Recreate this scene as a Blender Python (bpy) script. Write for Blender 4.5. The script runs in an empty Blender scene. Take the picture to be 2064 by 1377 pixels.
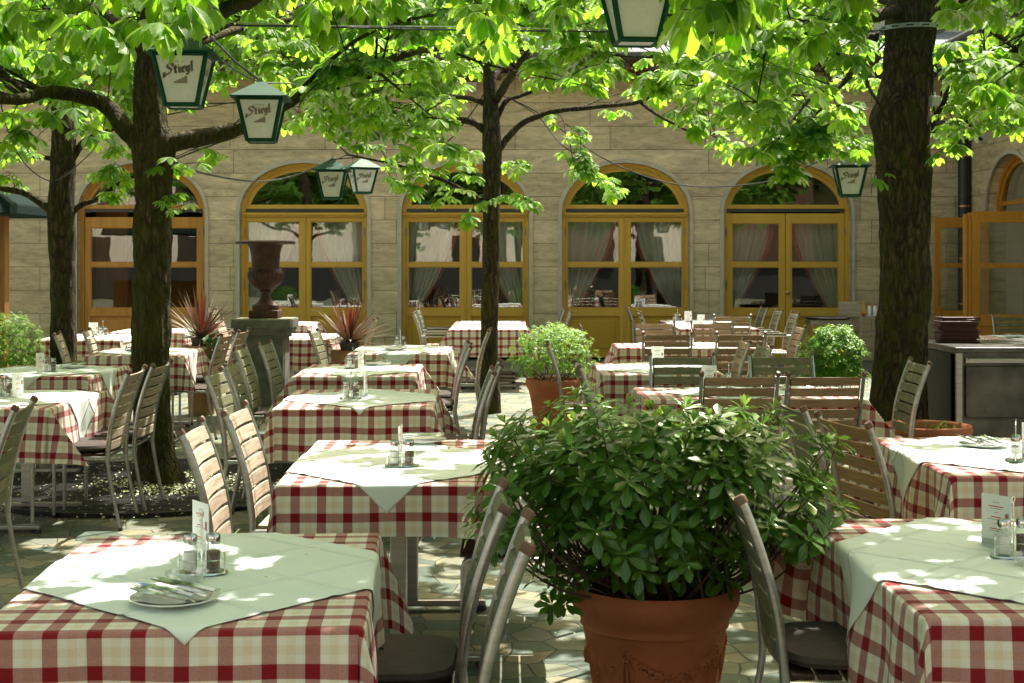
import bpy, math, random
import numpy as np
from mathutils import Vector, Matrix, noise as mnoise
random.seed(7)
PI = math.pi
R = math.radians
scene = bpy.context.scene
COL = scene.collection
HC, HOR, CX, F = 1.58, 528.0, 1032.0, 2867.0      # eye height, horizon row, centre column, focal length in px

def dep(s): return F / s                          # s = pixels per metre at that distance
def at(px, py, s):                                # a point seen at (px,py) at the distance where 1 m is s pixels
    return ((px - CX) / s, F / s, HC - (py - HOR) / s)

# ------------------------------------------------------------------ object helpers
def put(name, data=None, parent=None):
    o = bpy.data.objects.new(name, data)
    COL.objects.link(o)
    if parent is not None:
        o.parent = parent
    return o

def tag(o, label=None, cat=None, group=None, kind=None):
    if label: o['label'] = label
    if cat: o['category'] = cat
    if group: o['group'] = group
    if kind: o['kind'] = kind
    return o

def thing(name, label, cat, loc=(0, 0, 0), rz=0.0, group=None):
    o = put(name)
    o.location = loc
    o.rotation_euler = (0, 0, rz)
    o.empty_display_size = .1
    return tag(o, label, cat, group)

def kids(o):
    return [c for c in ALLKIDS.get(o.name, [])]
ALLKIDS = {}
def copy_tree(o, parent=None):
    c = o.copy()
    COL.objects.link(c)
    if parent is not None: c.parent = parent
    lst = []
    for k in list(o.children):
        copy_tree(k, c)
    return c

class MB:
    def __init__(s):
        s.v = []; s.f = []; s.m = []; s.uv = None
    def add(s, vs, fs, mi=0):
        b = len(s.v)
        s.v.extend(vs)
        for f in fs:
            s.f.append(tuple(i + b for i in f)); s.m.append(mi)
    def box(s, x0, x1, y0, y1, z0, z1, mi=0):
        s.add([(x0, y0, z0), (x1, y0, z0), (x1, y1, z0), (x0, y1, z0), (x0, y0, z1), (x1, y0, z1), (x1, y1, z1), (x0, y1, z1)],
              [(0, 3, 2, 1), (4, 5, 6, 7), (0, 1, 5, 4), (1, 2, 6, 5), (2, 3, 7, 6), (3, 0, 4, 7)], mi)
    def cbox(s, c, sx, sy, sz, rz=0, ry=0, rx=0, mi=0):     # centred, rotated
        M = Matrix.Translation(c) @ Matrix.Rotation(rz, 4, 'Z') @ Matrix.Rotation(ry, 4, 'Y') @ Matrix.Rotation(rx, 4, 'X')
        vs = [tuple(M @ Vector((x * sx / 2, y * sy / 2, z * sz / 2))) for x, y, z in
              [(-1, -1, -1), (1, -1, -1), (1, 1, -1), (-1, 1, -1), (-1, -1, 1), (1, -1, 1), (1, 1, 1), (-1, 1, 1)]]
        s.add(vs, [(0, 3, 2, 1), (4, 5, 6, 7), (0, 1, 5, 4), (1, 2, 6, 5), (2, 3, 7, 6), (3, 0, 4, 7)], mi)
    def tube(s, pts, r, n=8, mi=0, caps=True, up=None, sq=1.0):
        pts = [Vector(p) for p in pts]
        if not hasattr(r, '__len__'): r = [r] * len(pts)
        rings = []
        prevx = None
        for i, p in enumerate(pts):
            if i == 0: t = pts[1] - p
            elif i == len(pts) - 1: t = p - pts[i - 1]
            else: t = (pts[i + 1] - p).normalized() + (p - pts[i - 1]).normalized()
            if t.length < 1e-9: t = Vector((0, 0, 1))
            t.normalize()
            if prevx is None:
                u = Vector(up) if up else (Vector((1, 0, 0)) if abs(t.x) < .8 else Vector((0, 1, 0)))
                x = (u - t * u.dot(t)).normalized()
            else:
                x = (prevx - t * prevx.dot(t))
                x = x.normalized() if x.length > 1e-6 else prevx
            prevx = x
            y = t.cross(x)
            rings.append([tuple(p + (x * math.cos(2 * PI * k / n) + y * math.sin(2 * PI * k / n) * sq) * r[i]) for k in range(n)])
        vs = [q for ring in rings for q in ring]
        fs = []
        for i in range(len(pts) - 1):
            for k in range(n):
                a = i * n + k; b = i * n + (k + 1) % n
                fs.append((a, b, b + n, a + n))
        if caps:
            fs.append(tuple(range(n - 1, -1, -1)))
            m = (len(pts) - 1) * n
            fs.append(tuple(range(m, m + n)))
        s.add(vs, fs, mi)
    def lathe(s, prof, n=24, c=(0, 0, 0), mi=0, flute=None):
        vs = []; fs = []
        for j, (r, z) in enumerate(prof):
            for k in range(n):
                a = 2 * PI * k / n
                rr = r * (flute(j, a) if flute else 1)
                vs.append((c[0] + rr * math.cos(a), c[1] + rr * math.sin(a), c[2] + z))
        for j in range(len(prof) - 1):
            for k in range(n):
                a = j * n + k; b = j * n + (k + 1) % n
                fs.append((a, b, b + n, a + n))
        if prof[0][0] > 1e-4: fs.append(tuple(range(n - 1, -1, -1)))
        if prof[-1][0] > 1e-4: fs.append(tuple(range((len(prof) - 1) * n, len(prof) * n)))
        s.add(vs, fs, mi)
    def poly(s, pts, mi=0): s.add(list(pts), [tuple(range(len(pts)))], mi)
    def mesh(s, name, mats, smooth=False, bevel=0):
        me = bpy.data.meshes.new(name)
        me.from_pydata([tuple(p) for p in s.v], [], s.f)
        for m in (mats if isinstance(mats, (list, tuple)) else [mats]): me.materials.append(m)
        if any(s.m): me.polygons.foreach_set('material_index', s.m)
        if smooth:
            me.polygons.foreach_set('use_smooth', [True] * len(me.polygons))
            me.set_sharp_from_angle(angle=R(42))
        if s.uv:
            l = me.uv_layers.new(name='UVMap')
            arr = np.array([s.uv[me.loops[i].vertex_index] for i in range(len(me.loops))], 'f').ravel()
            l.data.foreach_set('uv', arr)
        me.update()
        return me
    def build(s, name, mats, parent=None, smooth=False, bevel=0):
        o = put(name, s.mesh(name, mats, smooth), parent)
        if bevel:
            b = o.modifiers.new('b', 'BEVEL'); b.width = bevel; b.segments = 2; b.limit_method = 'ANGLE'; b.angle_limit = R(40)
        return o

# ------------------------------------------------------------------ materials
def newmat(name):
    m = bpy.data.materials.new(name); m.use_nodes = True
    nt = m.node_tree; nt.nodes.clear()
    out = nt.nodes.new('ShaderNodeOutputMaterial')
    return m, nt, out
def N(nt, t, **kw):
    n = nt.nodes.new(t)
    for k, v in kw.items():
        if k.startswith('i_'):
            n.inputs[k[2:].replace('_', ' ')].default_value = v
        else: setattr(n, k, v)
    return n
def L(nt, a, b): nt.links.new(a, b)
def c4(c): return (c[0], c[1], c[2], 1)
def ramp(nt, stops, fac=None, interp='LINEAR'):
    n = nt.nodes.new('ShaderNodeValToRGB'); n.color_ramp.interpolation = interp
    els = n.color_ramp.elements
    while len(els) < len(stops): els.new(.5)
    for e, (p, c) in zip(els, stops):
        e.position = p; e.color = c4(c) if len(c) == 3 else c
    if fac is not None: L(nt, fac, n.inputs[0])
    return n
def mixc(nt, fac, a, b, mode='MIX'):
    n = nt.nodes.new('ShaderNodeMix'); n.data_type = 'RGBA'; n.blend_type = mode
    for sock, v in ((n.inputs[0], fac), (n.inputs[6], a), (n.inputs[7], b)):
        if hasattr(v, 'links') or hasattr(v, 'is_linked'): L(nt, v, sock)
        elif isinstance(v, (int, float)): sock.default_value = v
        else: sock.default_value = c4(v)
    return n.outputs[2]
def math_(nt, op, a, b=None, c=None, clamp=False):
    n = nt.nodes.new('ShaderNodeMath'); n.operation = op; n.use_clamp = clamp
    for i, v in enumerate((a, b, c)):
        if v is None: continue
        if isinstance(v, (int, float)): n.inputs[i].default_value = v
        else: L(nt, v, n.inputs[i])
    return n.outputs[0]
def coords(nt, kind='Object', scale=(1, 1, 1), rot=(0, 0, 0)):
    tc = nt.nodes.new('ShaderNodeTexCoord'); mp = nt.nodes.new('ShaderNodeMapping')
    mp.inputs['Scale'].default_value = scale; mp.inputs['Rotation'].default_value = rot
    L(nt, tc.outputs[kind], mp.inputs[0]); return mp.outputs[0]
def noise(nt, vec, scale, detail=4, rough=.55, dist=0.0):
    n = nt.nodes.new('ShaderNodeTexNoise'); n.inputs['Scale'].default_value = scale
    n.inputs['Detail'].default_value = detail; n.inputs['Roughness'].default_value = rough; n.inputs['Distortion'].default_value = dist
    if vec is not None: L(nt, vec, n.inputs['Vector'])
    return n.outputs[0]
def bump(nt, h, strength=.3, dist=.01):
    n = nt.nodes.new('ShaderNodeBump'); n.inputs['Strength'].default_value = strength; n.inputs['Distance'].default_value = dist
    L(nt, h, n.inputs['Height']); return n.outputs[0]
def princ(nt, out, base, rough=.5, metal=0.0, spec=.5, nrm=None, **kw):
    p = nt.nodes.new('ShaderNodeBsdfPrincipled')
    if isinstance(base, (tuple, list)): p.inputs['Base Color'].default_value = c4(base)
    else: L(nt, base, p.inputs['Base Color'])
    if isinstance(rough, (int, float)): p.inputs['Roughness'].default_value = rough
    else: L(nt, rough, p.inputs['Roughness'])
    p.inputs['Metallic'].default_value = metal
    p.inputs['Specular IOR Level'].default_value = spec
    if nrm is not None: L(nt, nrm, p.inputs['Normal'])
    for k, v in kw.items(): p.inputs[k.replace('_', ' ')].default_value = v
    L(nt, p.outputs[0], out.inputs[0]); return p

def mottled(name, c1, c2, scale=8, rough=.6, metal=0, bs=.2, bd=.004, spec=.5, stretch=(1, 1, 1), kind='Object', objvar=0.0, spread=(.3, .7)):
    m, nt, out = newmat(name)
    v = coords(nt, kind, stretch)
    n = noise(nt, v, scale, 5, .6)
    r = ramp(nt, [(spread[0], c1), (spread[1], c2)], n).outputs[0]
    if objvar:
        oi = nt.nodes.new('ShaderNodeObjectInfo')
        f = math_(nt, 'MULTIPLY_ADD', oi.outputs['Random'], objvar * 2, 1 - objvar)
        mx = nt.nodes.new('ShaderNodeVectorMath'); mx.operation = 'SCALE'
        L(nt, r, mx.inputs[0]); L(nt, f, mx.inputs['Scale']); r = mx.outputs[0]
    n2 = noise(nt, v, scale * 6, 4, .6)
    rr = math_(nt, 'MULTIPLY_ADD', n2, .25, rough - .12)
    princ(nt, out, r, rr, metal, spec, bump(nt, n2, bs, bd))
    return m

def wood_mat(name, dark, light, green=None, gfac=.5, rough=.6):
    m, nt, out = newmat(name)
    v = coords(nt, 'Object', (60, 3.5, 60))
    oi = nt.nodes.new('ShaderNodeObjectInfo')
    add = nt.nodes.new('ShaderNodeVectorMath'); add.operation = 'ADD'
    cmb = nt.nodes.new('ShaderNodeCombineXYZ')
    k = math_(nt, 'MULTIPLY', oi.outputs['Random'], 50); L(nt, k, cmb.inputs[0]); L(nt, k, cmb.inputs[1])
    L(nt, v, add.inputs[0]); L(nt, cmb.outputs[0], add.inputs[1]); v = add.outputs[0]
    n = noise(nt, v, 1.2, 6, .65, .6)
    base = ramp(nt, [(.3, dark), (.72, light)], n).outputs[0]
    v2 = coords(nt, 'Object', (1, 1, 1))
    # each slat a little different: steps along z
    sep = nt.nodes.new('ShaderNodeSeparateXYZ'); L(nt, v2, sep.inputs[0])
    zz = math_(nt, 'FLOOR', math_(nt, 'MULTIPLY_ADD', sep.outputs[2], 15.15, .1))
    wn = nt.nodes.new('ShaderNodeTexWhiteNoise'); wn.noise_dimensions = '2D'
    cb = nt.nodes.new('ShaderNodeCombineXYZ'); L(nt, zz, cb.inputs[0]); L(nt, k, cb.inputs[1]); L(nt, cb.outputs[0], wn.inputs[0])
    f = math_(nt, 'MULTIPLY_ADD', wn.outputs[0], .35, .82)
    sc = nt.nodes.new('ShaderNodeVectorMath'); sc.operation = 'SCALE'; L(nt, base, sc.inputs[0]); L(nt, f, sc.inputs['Scale'])
    base = sc.outputs[0]
    if green:
        g = noise(nt, v2, 9, 5, .7)
        gr = ramp(nt, [(.42, (0, 0, 0)), (.62, (1, 1, 1))], g).outputs[0]
        gm = math_(nt, 'MULTIPLY', gr, gfac)
        base = mixc(nt, gm, base, green)
    princ(nt, out, base, rough, 0, .35, bump(nt, n, .35, .002))
    return m

M = {}
M['steel'] = mottled('brushed steel', (.34, .335, .325), (.50, .49, .475), 3, .32, 1.0, .1, .001, stretch=(1, 1, 14))
M['counter'] = mottled('scratched counter steel', (.06, .06, .055), (.20, .19, .18), 2.2, .34, 1.0, .1, .001, kind='Object', spread=(.35,.75))
M['steel_dark'] = mottled('dull steel', (.25, .25, .24), (.36, .35, .33), 4, .42, 1.0, .15, .001)
M['chrome'] = mottled('polished chrome', (.75, .75, .74), (.82, .82, .8), 5, .16, 1.0, .03, .0005)
M['cutlery'] = mottled('polished cutlery steel', (.50, .50, .50), (.60, .60, .60), 5, .12, 1.0, .03, .0005)
M['wood_grey'] = wood_mat('silvered teak', (.26, .19, .135), (.58, .48, .37))
M['wood_brown'] = wood_mat('brown teak', (.20, .12, .068), (.44, .30, .19))
M['wood_warm'] = wood_mat('golden teak', (.20, .10, .035), (.40, .23, .09))
M['wood_moss'] = wood_mat('mossy teak', (.10, .09, .055), (.26, .225, .14), (.09, .12, .05), .8)
M['wood_dark'] = wood_mat('dark wet teak', (.03, .017, .01), (.085, .05, .03))
M['cap'] = mottled('copper brown cap', (.10, .05, .03), (.20, .11, .07), 20, .5)
M['cushion'] = mottled('taupe cushion cloth', (.062, .05, .043), (.085, .068, .058), 30, .85, 0, .3, .001, .2)
M['cushion_dark'] = mottled('charcoal cushion cloth', (.03, .027, .026), (.05, .043, .04), 30, .85, 0, .3, .001, .2)
M['black'] = mottled('black rubber', (.012, .012, .012), (.03, .03, .03), 20, .6)
M['terracotta'] = mottled('terracotta', (.36, .105, .048), (.54, .185, .09), 3.2, .72, 0, .25, .003, .3)
M['terracotta_dusty'] = mottled('dusty terracotta', (.25, .13, .06), (.42, .25, .13), 4, .8, 0, .25, .003, .3)
M['soil'] = mottled('soil', (.02, .012, .008), (.05, .03, .02), 30, .95, 0, 1, .02, .1)
M['ochre'] = mottled('ochre painted wood', (.56, .325, .035), (.64, .38, .045), 2.2, .42, 0, .12, .001, .4, stretch=(1, 1, .3))
M['ochre_deep'] = mottled('ochre painted panel', (.48, .28, .018), (.55, .32, .024), 2.0, .45, 0, .12, .001, .4)
M['orange_wood'] = mottled('varnished orange wood', (.44, .18, .016), (.60, .27, .03), 3, .38, 0, .1, .001, .5, stretch=(5, 5, .5))
M['dark_trim'] = mottled('dark bronze roller housing', (.035, .028, .018), (.06, .045, .028), 5, .4)
M['pale_stone'] = mottled('pale stone surround', (.42, .37, .26), (.56, .50, .36), 6, .8, 0, .3, .002, .2)
M['lantern_green'] = mottled('lantern green paint', (.002, .045, .020), (.004, .07, .032), 10, .55, 0, .1, .001, .2)
M['milk_glass'] = mottled('milky lantern pane', (.70, .68, .63), (.76, .74, .69), 2, .25, 0, .02, .001)
M['print_taupe'] = mottled('taupe print', (.24, .19, .155), (.29, .23, .19), 5, .6)
M['white_ceramic'] = mottled('white china', (.72, .73, .70), (.78, .79, .76), 3, .15, 0, .02, .0005)
M['paper'] = mottled('white paper', (.74, .75, .72), (.80, .80, .77), 12, .8, 0, .1, .001)
M['print_red'] = mottled('red print', (.45, .06, .03), (.5, .08, .04), 5, .7)
M['print_grey'] = mottled('grey print', (.2, .2, .2), (.28, .28, .28), 5, .7)
M['salt'] = mottled('salt grains', (.82, .80, .76), (.9, .88, .85), 300, .8)
M['pepper'] = mottled('pepper grains', (.06, .035, .02), (.22, .14, .09), 300, .8)
M['maroon'] = mottled('maroon menu folder', (.045, .006, .006), (.075, .012, .01), 8, .45)
M['hut_wood'] = mottled('orange larch planks', (.17, .07, .015), (.28, .13, .03), 4, .6, 0, .2, .002, .3, stretch=(6, 6, .5))
M['awning'] = mottled('dark green canvas', (.005, .014, .011), (.009, .022, .017), 12, .95, 0, .2, .004, .1)
M['pipe'] = mottled('dark painted downpipe', (.012, .014, .014), (.025, .027, .027), 6, .3)
M['copper'] = mottled('copper clip', (.45, .2, .09), (.6, .3, .14), 8, .3, 1.0)
M['iron'] = mottled('cast iron grate', (.010, .010, .009), (.03, .028, .024), 30, .55, .6, .5, .002)
M['urn_iron'] = mottled('rust brown cast iron', (.025, .014, .010), (.085, .036, .022), 14, .62, 0, .5, .004, .3)
M['lead'] = mottled('grey planter bowl', (.05, .05, .048), (.09, .085, .08), 12, .6)
M['bark'] = None
M['cable'] = mottled('black cable', (.01, .01, .01), (.02, .02, .02), 20, .5)
M['cable_light'] = mottled('galvanised wire rope', (.25, .25, .22), (.4, .4, .36), 60, .4, .7)
M['plastic_white'] = mottled('weathered white plastic', (.45, .44, .38), (.6, .58, .52), 8, .5)
M['yellow'] = mottled('mustard yellow plastic', (.6, .38, .01), (.65, .42, .02), 8, .4)
M['redp'] = mottled('ketchup red plastic', (.5, .02, .01), (.55, .03, .02), 8, .4)
M['dark_wood'] = mottled('dark brown beams', (.06, .025, .012), (.11, .05, .025), 6, .6)
M['beige_wall'] = mottled('beige render', (.50, .42, .32), (.58, .50, .39), 1.5, .85, 0, .2, .004, .2)
M['cream_wall'] = mottled('cream render', (.68, .60, .52), (.78, .70, .62), .6, .85, 0, .2, .004, .2)
M['roof'] = mottled('grey metal roof', (.10, .12, .14), (.17, .19, .21), 2, .45, .3)
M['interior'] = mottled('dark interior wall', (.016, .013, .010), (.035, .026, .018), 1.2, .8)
M['interior_wood'] = mottled('interior pine', (.30, .12, .03), (.42, .2, .06), 3, .6, stretch=(3, 3, .5))
M['curtain'] = mottled('grey linen curtain', (.56, .55, .45), (.70, .68, .58), 5, .85, stretch=(6, 6, .4))
M['curtain_red'] = mottled('red curtain trim', (.42, .07, .04), (.5, .1, .06), 5, .85)
M['brass'] = mottled('aged brass', (.35, .25, .10), (.5, .37, .16), 8, .3, 1.0)
M['blossom'] = mottled('fallen chestnut blossom', (.32, .36, .14), (.62, .62, .42), 40, .8)
M['grass'] = mottled('grass blades', (.10, .22, .02), (.2, .38, .05), 20, .6)
M['stem'] = mottled('brown shrub stems', (.05, .03, .02), (.13, .08, .05), 30, .75)

def plain_emit(name, col, st):
    m, nt, out = newmat(name)
    e = nt.nodes.new('ShaderNodeEmission'); e.inputs[0].default_value = c4(col); e.inputs[1].default_value = st
    L(nt, e.outputs[0], out.inputs[0]); return m
M['bulb'] = plain_emit('warm lamp bulb', (1, .6, .25), 30)

def window_glass():
    m, nt, out = newmat('window glass')
    tr = nt.nodes.new('ShaderNodeBsdfTransparent'); tr.inputs[0].default_value = (.80, .84, .80, 1)
    gl = nt.nodes.new('ShaderNodeBsdfGlossy'); gl.inputs['Roughness'].default_value = .0; gl.inputs[0].default_value = (.95, 1, .95, 1)
    v = coords(nt, 'Object', (1, 1, 1)); n = noise(nt, v, 1.3, 2, .5)
    b = bump(nt, n, .12, .012); L(nt, b, gl.inputs['Normal'])
    lw = nt.nodes.new('ShaderNodeFresnel'); lw.inputs[0].default_value = 1.5
    f = math_(nt, 'MULTIPLY_ADD', lw.outputs[0], 1.4, .075, clamp=True)
    mx = nt.nodes.new('ShaderNodeMixShader'); L(nt, f, mx.inputs[0]); L(nt, tr.outputs[0], mx.inputs[1]); L(nt, gl.outputs[0], mx.inputs[2])
    L(nt, mx.outputs[0], out.inputs[0]); return m
M['glass'] = window_glass()
def clear_glass():
    m, nt, out = newmat('clear tableware glass')
    tr = nt.nodes.new('ShaderNodeBsdfTransparent'); tr.inputs[0].default_value = (.97, .99, .98, 1)
    gl = nt.nodes.new('ShaderNodeBsdfGlossy'); gl.inputs['Roughness'].default_value = .03
    lw = nt.nodes.new('ShaderNodeLayerWeight'); lw.inputs[0].default_value = .35
    f = math_(nt, 'MULTIPLY_ADD', lw.outputs['Facing'], .55, .05, clamp=True)
    mx = nt.nodes.new('ShaderNodeMixShader'); L(nt, f, mx.inputs[0]); L(nt, tr.outputs[0], mx.inputs[1]); L(nt, gl.outputs[0], mx.inputs[2])
    L(nt, mx.outputs[0], out.inputs[0]); return m
M['clear'] = clear_glass()

def travertine():
    m, nt, out = newmat('travertine cladding')
    v = coords(nt, 'Object', (1, 1, 1))
    sep = nt.nodes.new('ShaderNodeSeparateXYZ'); L(nt, v, sep.inputs[0])
    cmb = nt.nodes.new('ShaderNodeCombineXYZ')
    u = math_(nt, 'ADD', sep.outputs[0], sep.outputs[1])
    L(nt, u, cmb.inputs[0]); L(nt, sep.outputs[2], cmb.inputs[1])
    br = nt.nodes.new('ShaderNodeTexBrick'); L(nt, cmb.outputs[0], br.inputs['Vector'])
    br.inputs['Scale'].default_value = 1; br.inputs['Brick Width'].default_value = 1.9; br.inputs['Row Height'].default_value = .375
    br.inputs['Mortar Size'].default_value = .0055; br.inputs['Mortar Smooth'].default_value = .2; br.offset = .37; br.squash = .8; br.squash_frequency = 3
    br.inputs['Color1'].default_value = (.56, .45, .265, 1); br.inputs['Color2'].default_value = (.68, .56, .345, 1); br.inputs['Mortar'].default_value = (.20, .16, .09, 1)
    vs = nt.nodes.new('ShaderNodeMapping'); vs.inputs['Scale'].default_value = (1, 1, 4.5); L(nt, v, vs.inputs[0])
    wn = noise(nt, vs.outputs[0], 1.6, 7, .65, .7)
    band = ramp(nt, [(.3, (.62, .60, .55)), (.5, (.92, .9, .86)), (.72, (1.25, 1.22, 1.12))], wn).outputs[0]
    col = mixc(nt, 1.0, br.outputs[0], band, 'MULTIPLY')
    v3 = nt.nodes.new('ShaderNodeMapping'); v3.inputs['Scale'].default_value = (1, 1, 3.2); L(nt, v, v3.inputs[0])
    fine = noise(nt, v3.outputs[0], 7, 6, .75, .3)
    col = mixc(nt, 1.0, col, ramp(nt, [(.30, (.76, .72, .66)), (.5, (1, 1, 1)), (.70, (1.12, 1.11, 1.08))], fine).outputs[0], 'MULTIPLY')
    ms = nt.nodes.new('ShaderNodeMapping'); ms.inputs['Scale'].default_value = (1, 1, 2.6); L(nt, v, ms.inputs[0])
    p = noise(nt, ms.outputs[0], 18, 3, .6)
    pit = ramp(nt, [(.60, (0, 0, 0)), (.68, (1, 1, 1))], p).outputs[0]
    big = ramp(nt, [(.45, (0, 0, 0)), (.65, (1, 1, 1))], noise(nt, v, 1.5, 3)).outputs[0]
    pf = math_(nt, 'MULTIPLY', pit, math_(nt, 'MULTIPLY', big, .75))
    col = mixc(nt, pf, col, (.10, .085, .05))
    gz = math_(nt, 'MULTIPLY_ADD', sep.outputs[2], -.33, .75, clamp=True)
    gn = math_(nt, 'MULTIPLY', gz, math_(nt, 'MULTIPLY', noise(nt, v, .7, 4), .8))
    col = mixc(nt, gn, col, (.40, .38, .13))
    h = math_(nt, 'SUBTRACT', math_(nt, 'MULTIPLY', wn, .4), math_(nt, 'ADD', br.outputs['Fac'], pf))
    princ(nt, out, col, .75, 0, .25, bump(nt, h, .35, .006))
    return m
M['travertine'] = travertine()

def cloth_mat():
    m, nt, out = newmat('red checked tablecloth')
    uv = nt.nodes.new('ShaderNodeUVMap'); uv.uv_map = 'UVMap'
    sep = nt.nodes.new('ShaderNodeSeparateXYZ'); L(nt, uv.outputs[0], sep.inputs[0])
    P = .098
    def stripe(c):
        t = math_(nt, 'FRACT', math_(nt, 'DIVIDE', math_(nt, 'ADD', c, 5.0), P))
        d = math_(nt, 'ABSOLUTE', math_(nt, 'SUBTRACT', t, .5))
        red = math_(nt, 'LESS_THAN', d, .175)
        e = math_(nt, 'MULTIPLY', math_(nt, 'GREATER_THAN', d, .20), math_(nt, 'LESS_THAN', d, .215))
        tan = math_(nt, 'MULTIPLY', math_(nt, 'GREATER_THAN', d, .39), .9)
        fine = math_(nt, 'MULTIPLY', math_(nt, 'GREATER_THAN', math_(nt, 'SINE', math_(nt, 'MULTIPLY', t, 2 * PI * 26)), .1), .5)
        tan = math_(nt, 'MULTIPLY', tan, math_(nt, 'ADD', fine, .5))
        tan = math_(nt, 'MAXIMUM', tan, math_(nt, 'MULTIPLY', e, .8))
        return red, tan
    ru, tu = stripe(sep.outputs[0]); rv, tv = stripe(sep.outputs[1])
    tf = math_(nt, 'MULTIPLY', math_(nt, 'ADD', tu, tv), .34, clamp=True)
    base = mixc(nt, tf, (.86, .83, .73), (.72, .50, .22))
    rf = math_(nt, 'MULTIPLY', math_(nt, 'ADD', ru, rv), .5)
    both = math_(nt, 'MULTIPLY', ru, rv)
    r1 = math_(nt, 'MULTIPLY', rf, 1.5, clamp=True)
    col = mixc(nt, r1, base, (.34, .040, .042))
    col = mixc(nt, both, col, (.25, .006, .012))
    wv = noise(nt, coords(nt, 'Object'), 260, 2, .5)
    col = mixc(nt, .12, col, ramp(nt, [(.3, (0, 0, 0)), (.7, (1, 1, 1))], wv).outputs[0], 'OVERLAY')
    p = princ(nt, out, col, .8, 0, .25, bump(nt, wv, .15, .0006))
    p.inputs['Sheen Weight'].default_value = .1
    tr = nt.nodes.new('ShaderNodeBsdfTranslucent'); L(nt, col, tr.inputs[0])
    mx = nt.nodes.new('ShaderNodeMixShader'); mx.inputs[0].default_value = .15
    L(nt, p.outputs[0], mx.inputs[1]); L(nt, tr.outputs[0], mx.inputs[2]); L(nt, mx.outputs[0], out.inputs[0])
    return m
M['check'] = cloth_mat()
def linen():
    m, nt, out = newmat('white linen topper')
    v = coords(nt, 'Object')
    w = noise(nt, v, 220, 2, .5); w2 = noise(nt, v, 3.5, 4, .5, .4)
    uv = nt.nodes.new('ShaderNodeUVMap'); uv.uv_map = 'UVMap'
    sep = nt.nodes.new('ShaderNodeSeparateXYZ'); L(nt, uv.outputs[0], sep.inputs[0])
    def crease(c):                                                    # ironed folds
        t = math_(nt, 'FRACT', math_(nt, 'MULTIPLY_ADD', c, 3.4, .25))
        d = math_(nt, 'ABSOLUTE', math_(nt, 'SUBTRACT', t, .5))
        return math_(nt, 'SUBTRACT', 1.0, math_(nt, 'MULTIPLY', d, 22), clamp=True)
    h = math_(nt, 'ADD', math_(nt, 'MULTIPLY', w, .05), math_(nt, 'ADD', math_(nt, 'MULTIPLY', w2, 1.2), math_(nt, 'MULTIPLY', math_(nt, 'MAXIMUM', crease(sep.outputs[0]), crease(sep.outputs[1])), 1.4)))
    col = ramp(nt, [(.3, (.72, .79, .73)), (.7, (.79, .84, .785))], w2).outputs[0]
    p = princ(nt, out, col, .75, 0, .3, bump(nt, h, .8, .006))
    return m
M['linen'] = linen()

def paving():
    m, nt, out = newmat('crazy paving')
    v0 = coords(nt, 'Object', (1, 1, 1))
    nn = nt.nodes.new('ShaderNodeTexNoise'); nn.inputs['Scale'].default_value = 1.7; L(nt, v0, nn.inputs['Vector'])
    mp = nt.nodes.new('ShaderNodeVectorMath'); mp.operation = 'MULTIPLY_ADD'; L(nt, nn.outputs[1], mp.inputs[0]); mp.inputs[1].default_value = (.10, .10, 0); L(nt, v0, mp.inputs[2])
    v = mp.outputs[0]
    def vor(feat, sc, rnd=1):
        n = nt.nodes.new('ShaderNodeTexVoronoi'); n.feature = feat; n.voronoi_dimensions = '2D'
        n.inputs['Scale'].default_value = sc; n.inputs['Randomness'].default_value = rnd; L(nt, v, n.inputs['Vector']); return n
    e = vor('DISTANCE_TO_EDGE', 6.2); c = vor('F1', 6.2)
    sp = nt.nodes.new('ShaderNodeSeparateColor'); L(nt, c.outputs['Color'], sp.inputs[0])
    cols = ramp(nt, [(0, (.09, .125, .095)), (.22, (.18, .20, .135)), (.45, (.23, .23, .155)), (.62, (.11, .15, .12)), (.75, (.26, .235, .15)), (.9, (.19, .205, .165))], sp.outputs[0], 'CONSTANT').outputs[0]
    g = noise(nt, v0, 9, 6, .65)
    cols = mixc(nt, 1.0, cols, ramp(nt, [(.25, (.68, .68, .66)), (.75, (1.22, 1.2, 1.15))], g).outputs[0], 'MULTIPLY')
    cols = mixc(nt, 1.0, cols, ramp(nt, [(.3, (.62, .60, .56)), (.65, (1.1, 1.1, 1.08))], noise(nt, v0, 1.1, 6, .7)).outputs[0], 'MULTIPLY')
    joint = ramp(nt, [(.010, (0, 0, 0)), (.034, (1, 1, 1))], e.outputs['Distance']).outputs[0]
    col = mixc(nt, joint, (.045, .045, .03), cols)
    h = math_(nt, 'ADD', math_(nt, 'MULTIPLY', joint, .6), math_(nt, 'MULTIPLY', g, .5))
    h = math_(nt, 'ADD', h, math_(nt, 'MULTIPLY', sp.outputs[1], .3))
    princ(nt, out, col, .62, 0, .35, bump(nt, h, .5, .01))
    return m
M['paving'] = paving()

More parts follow.
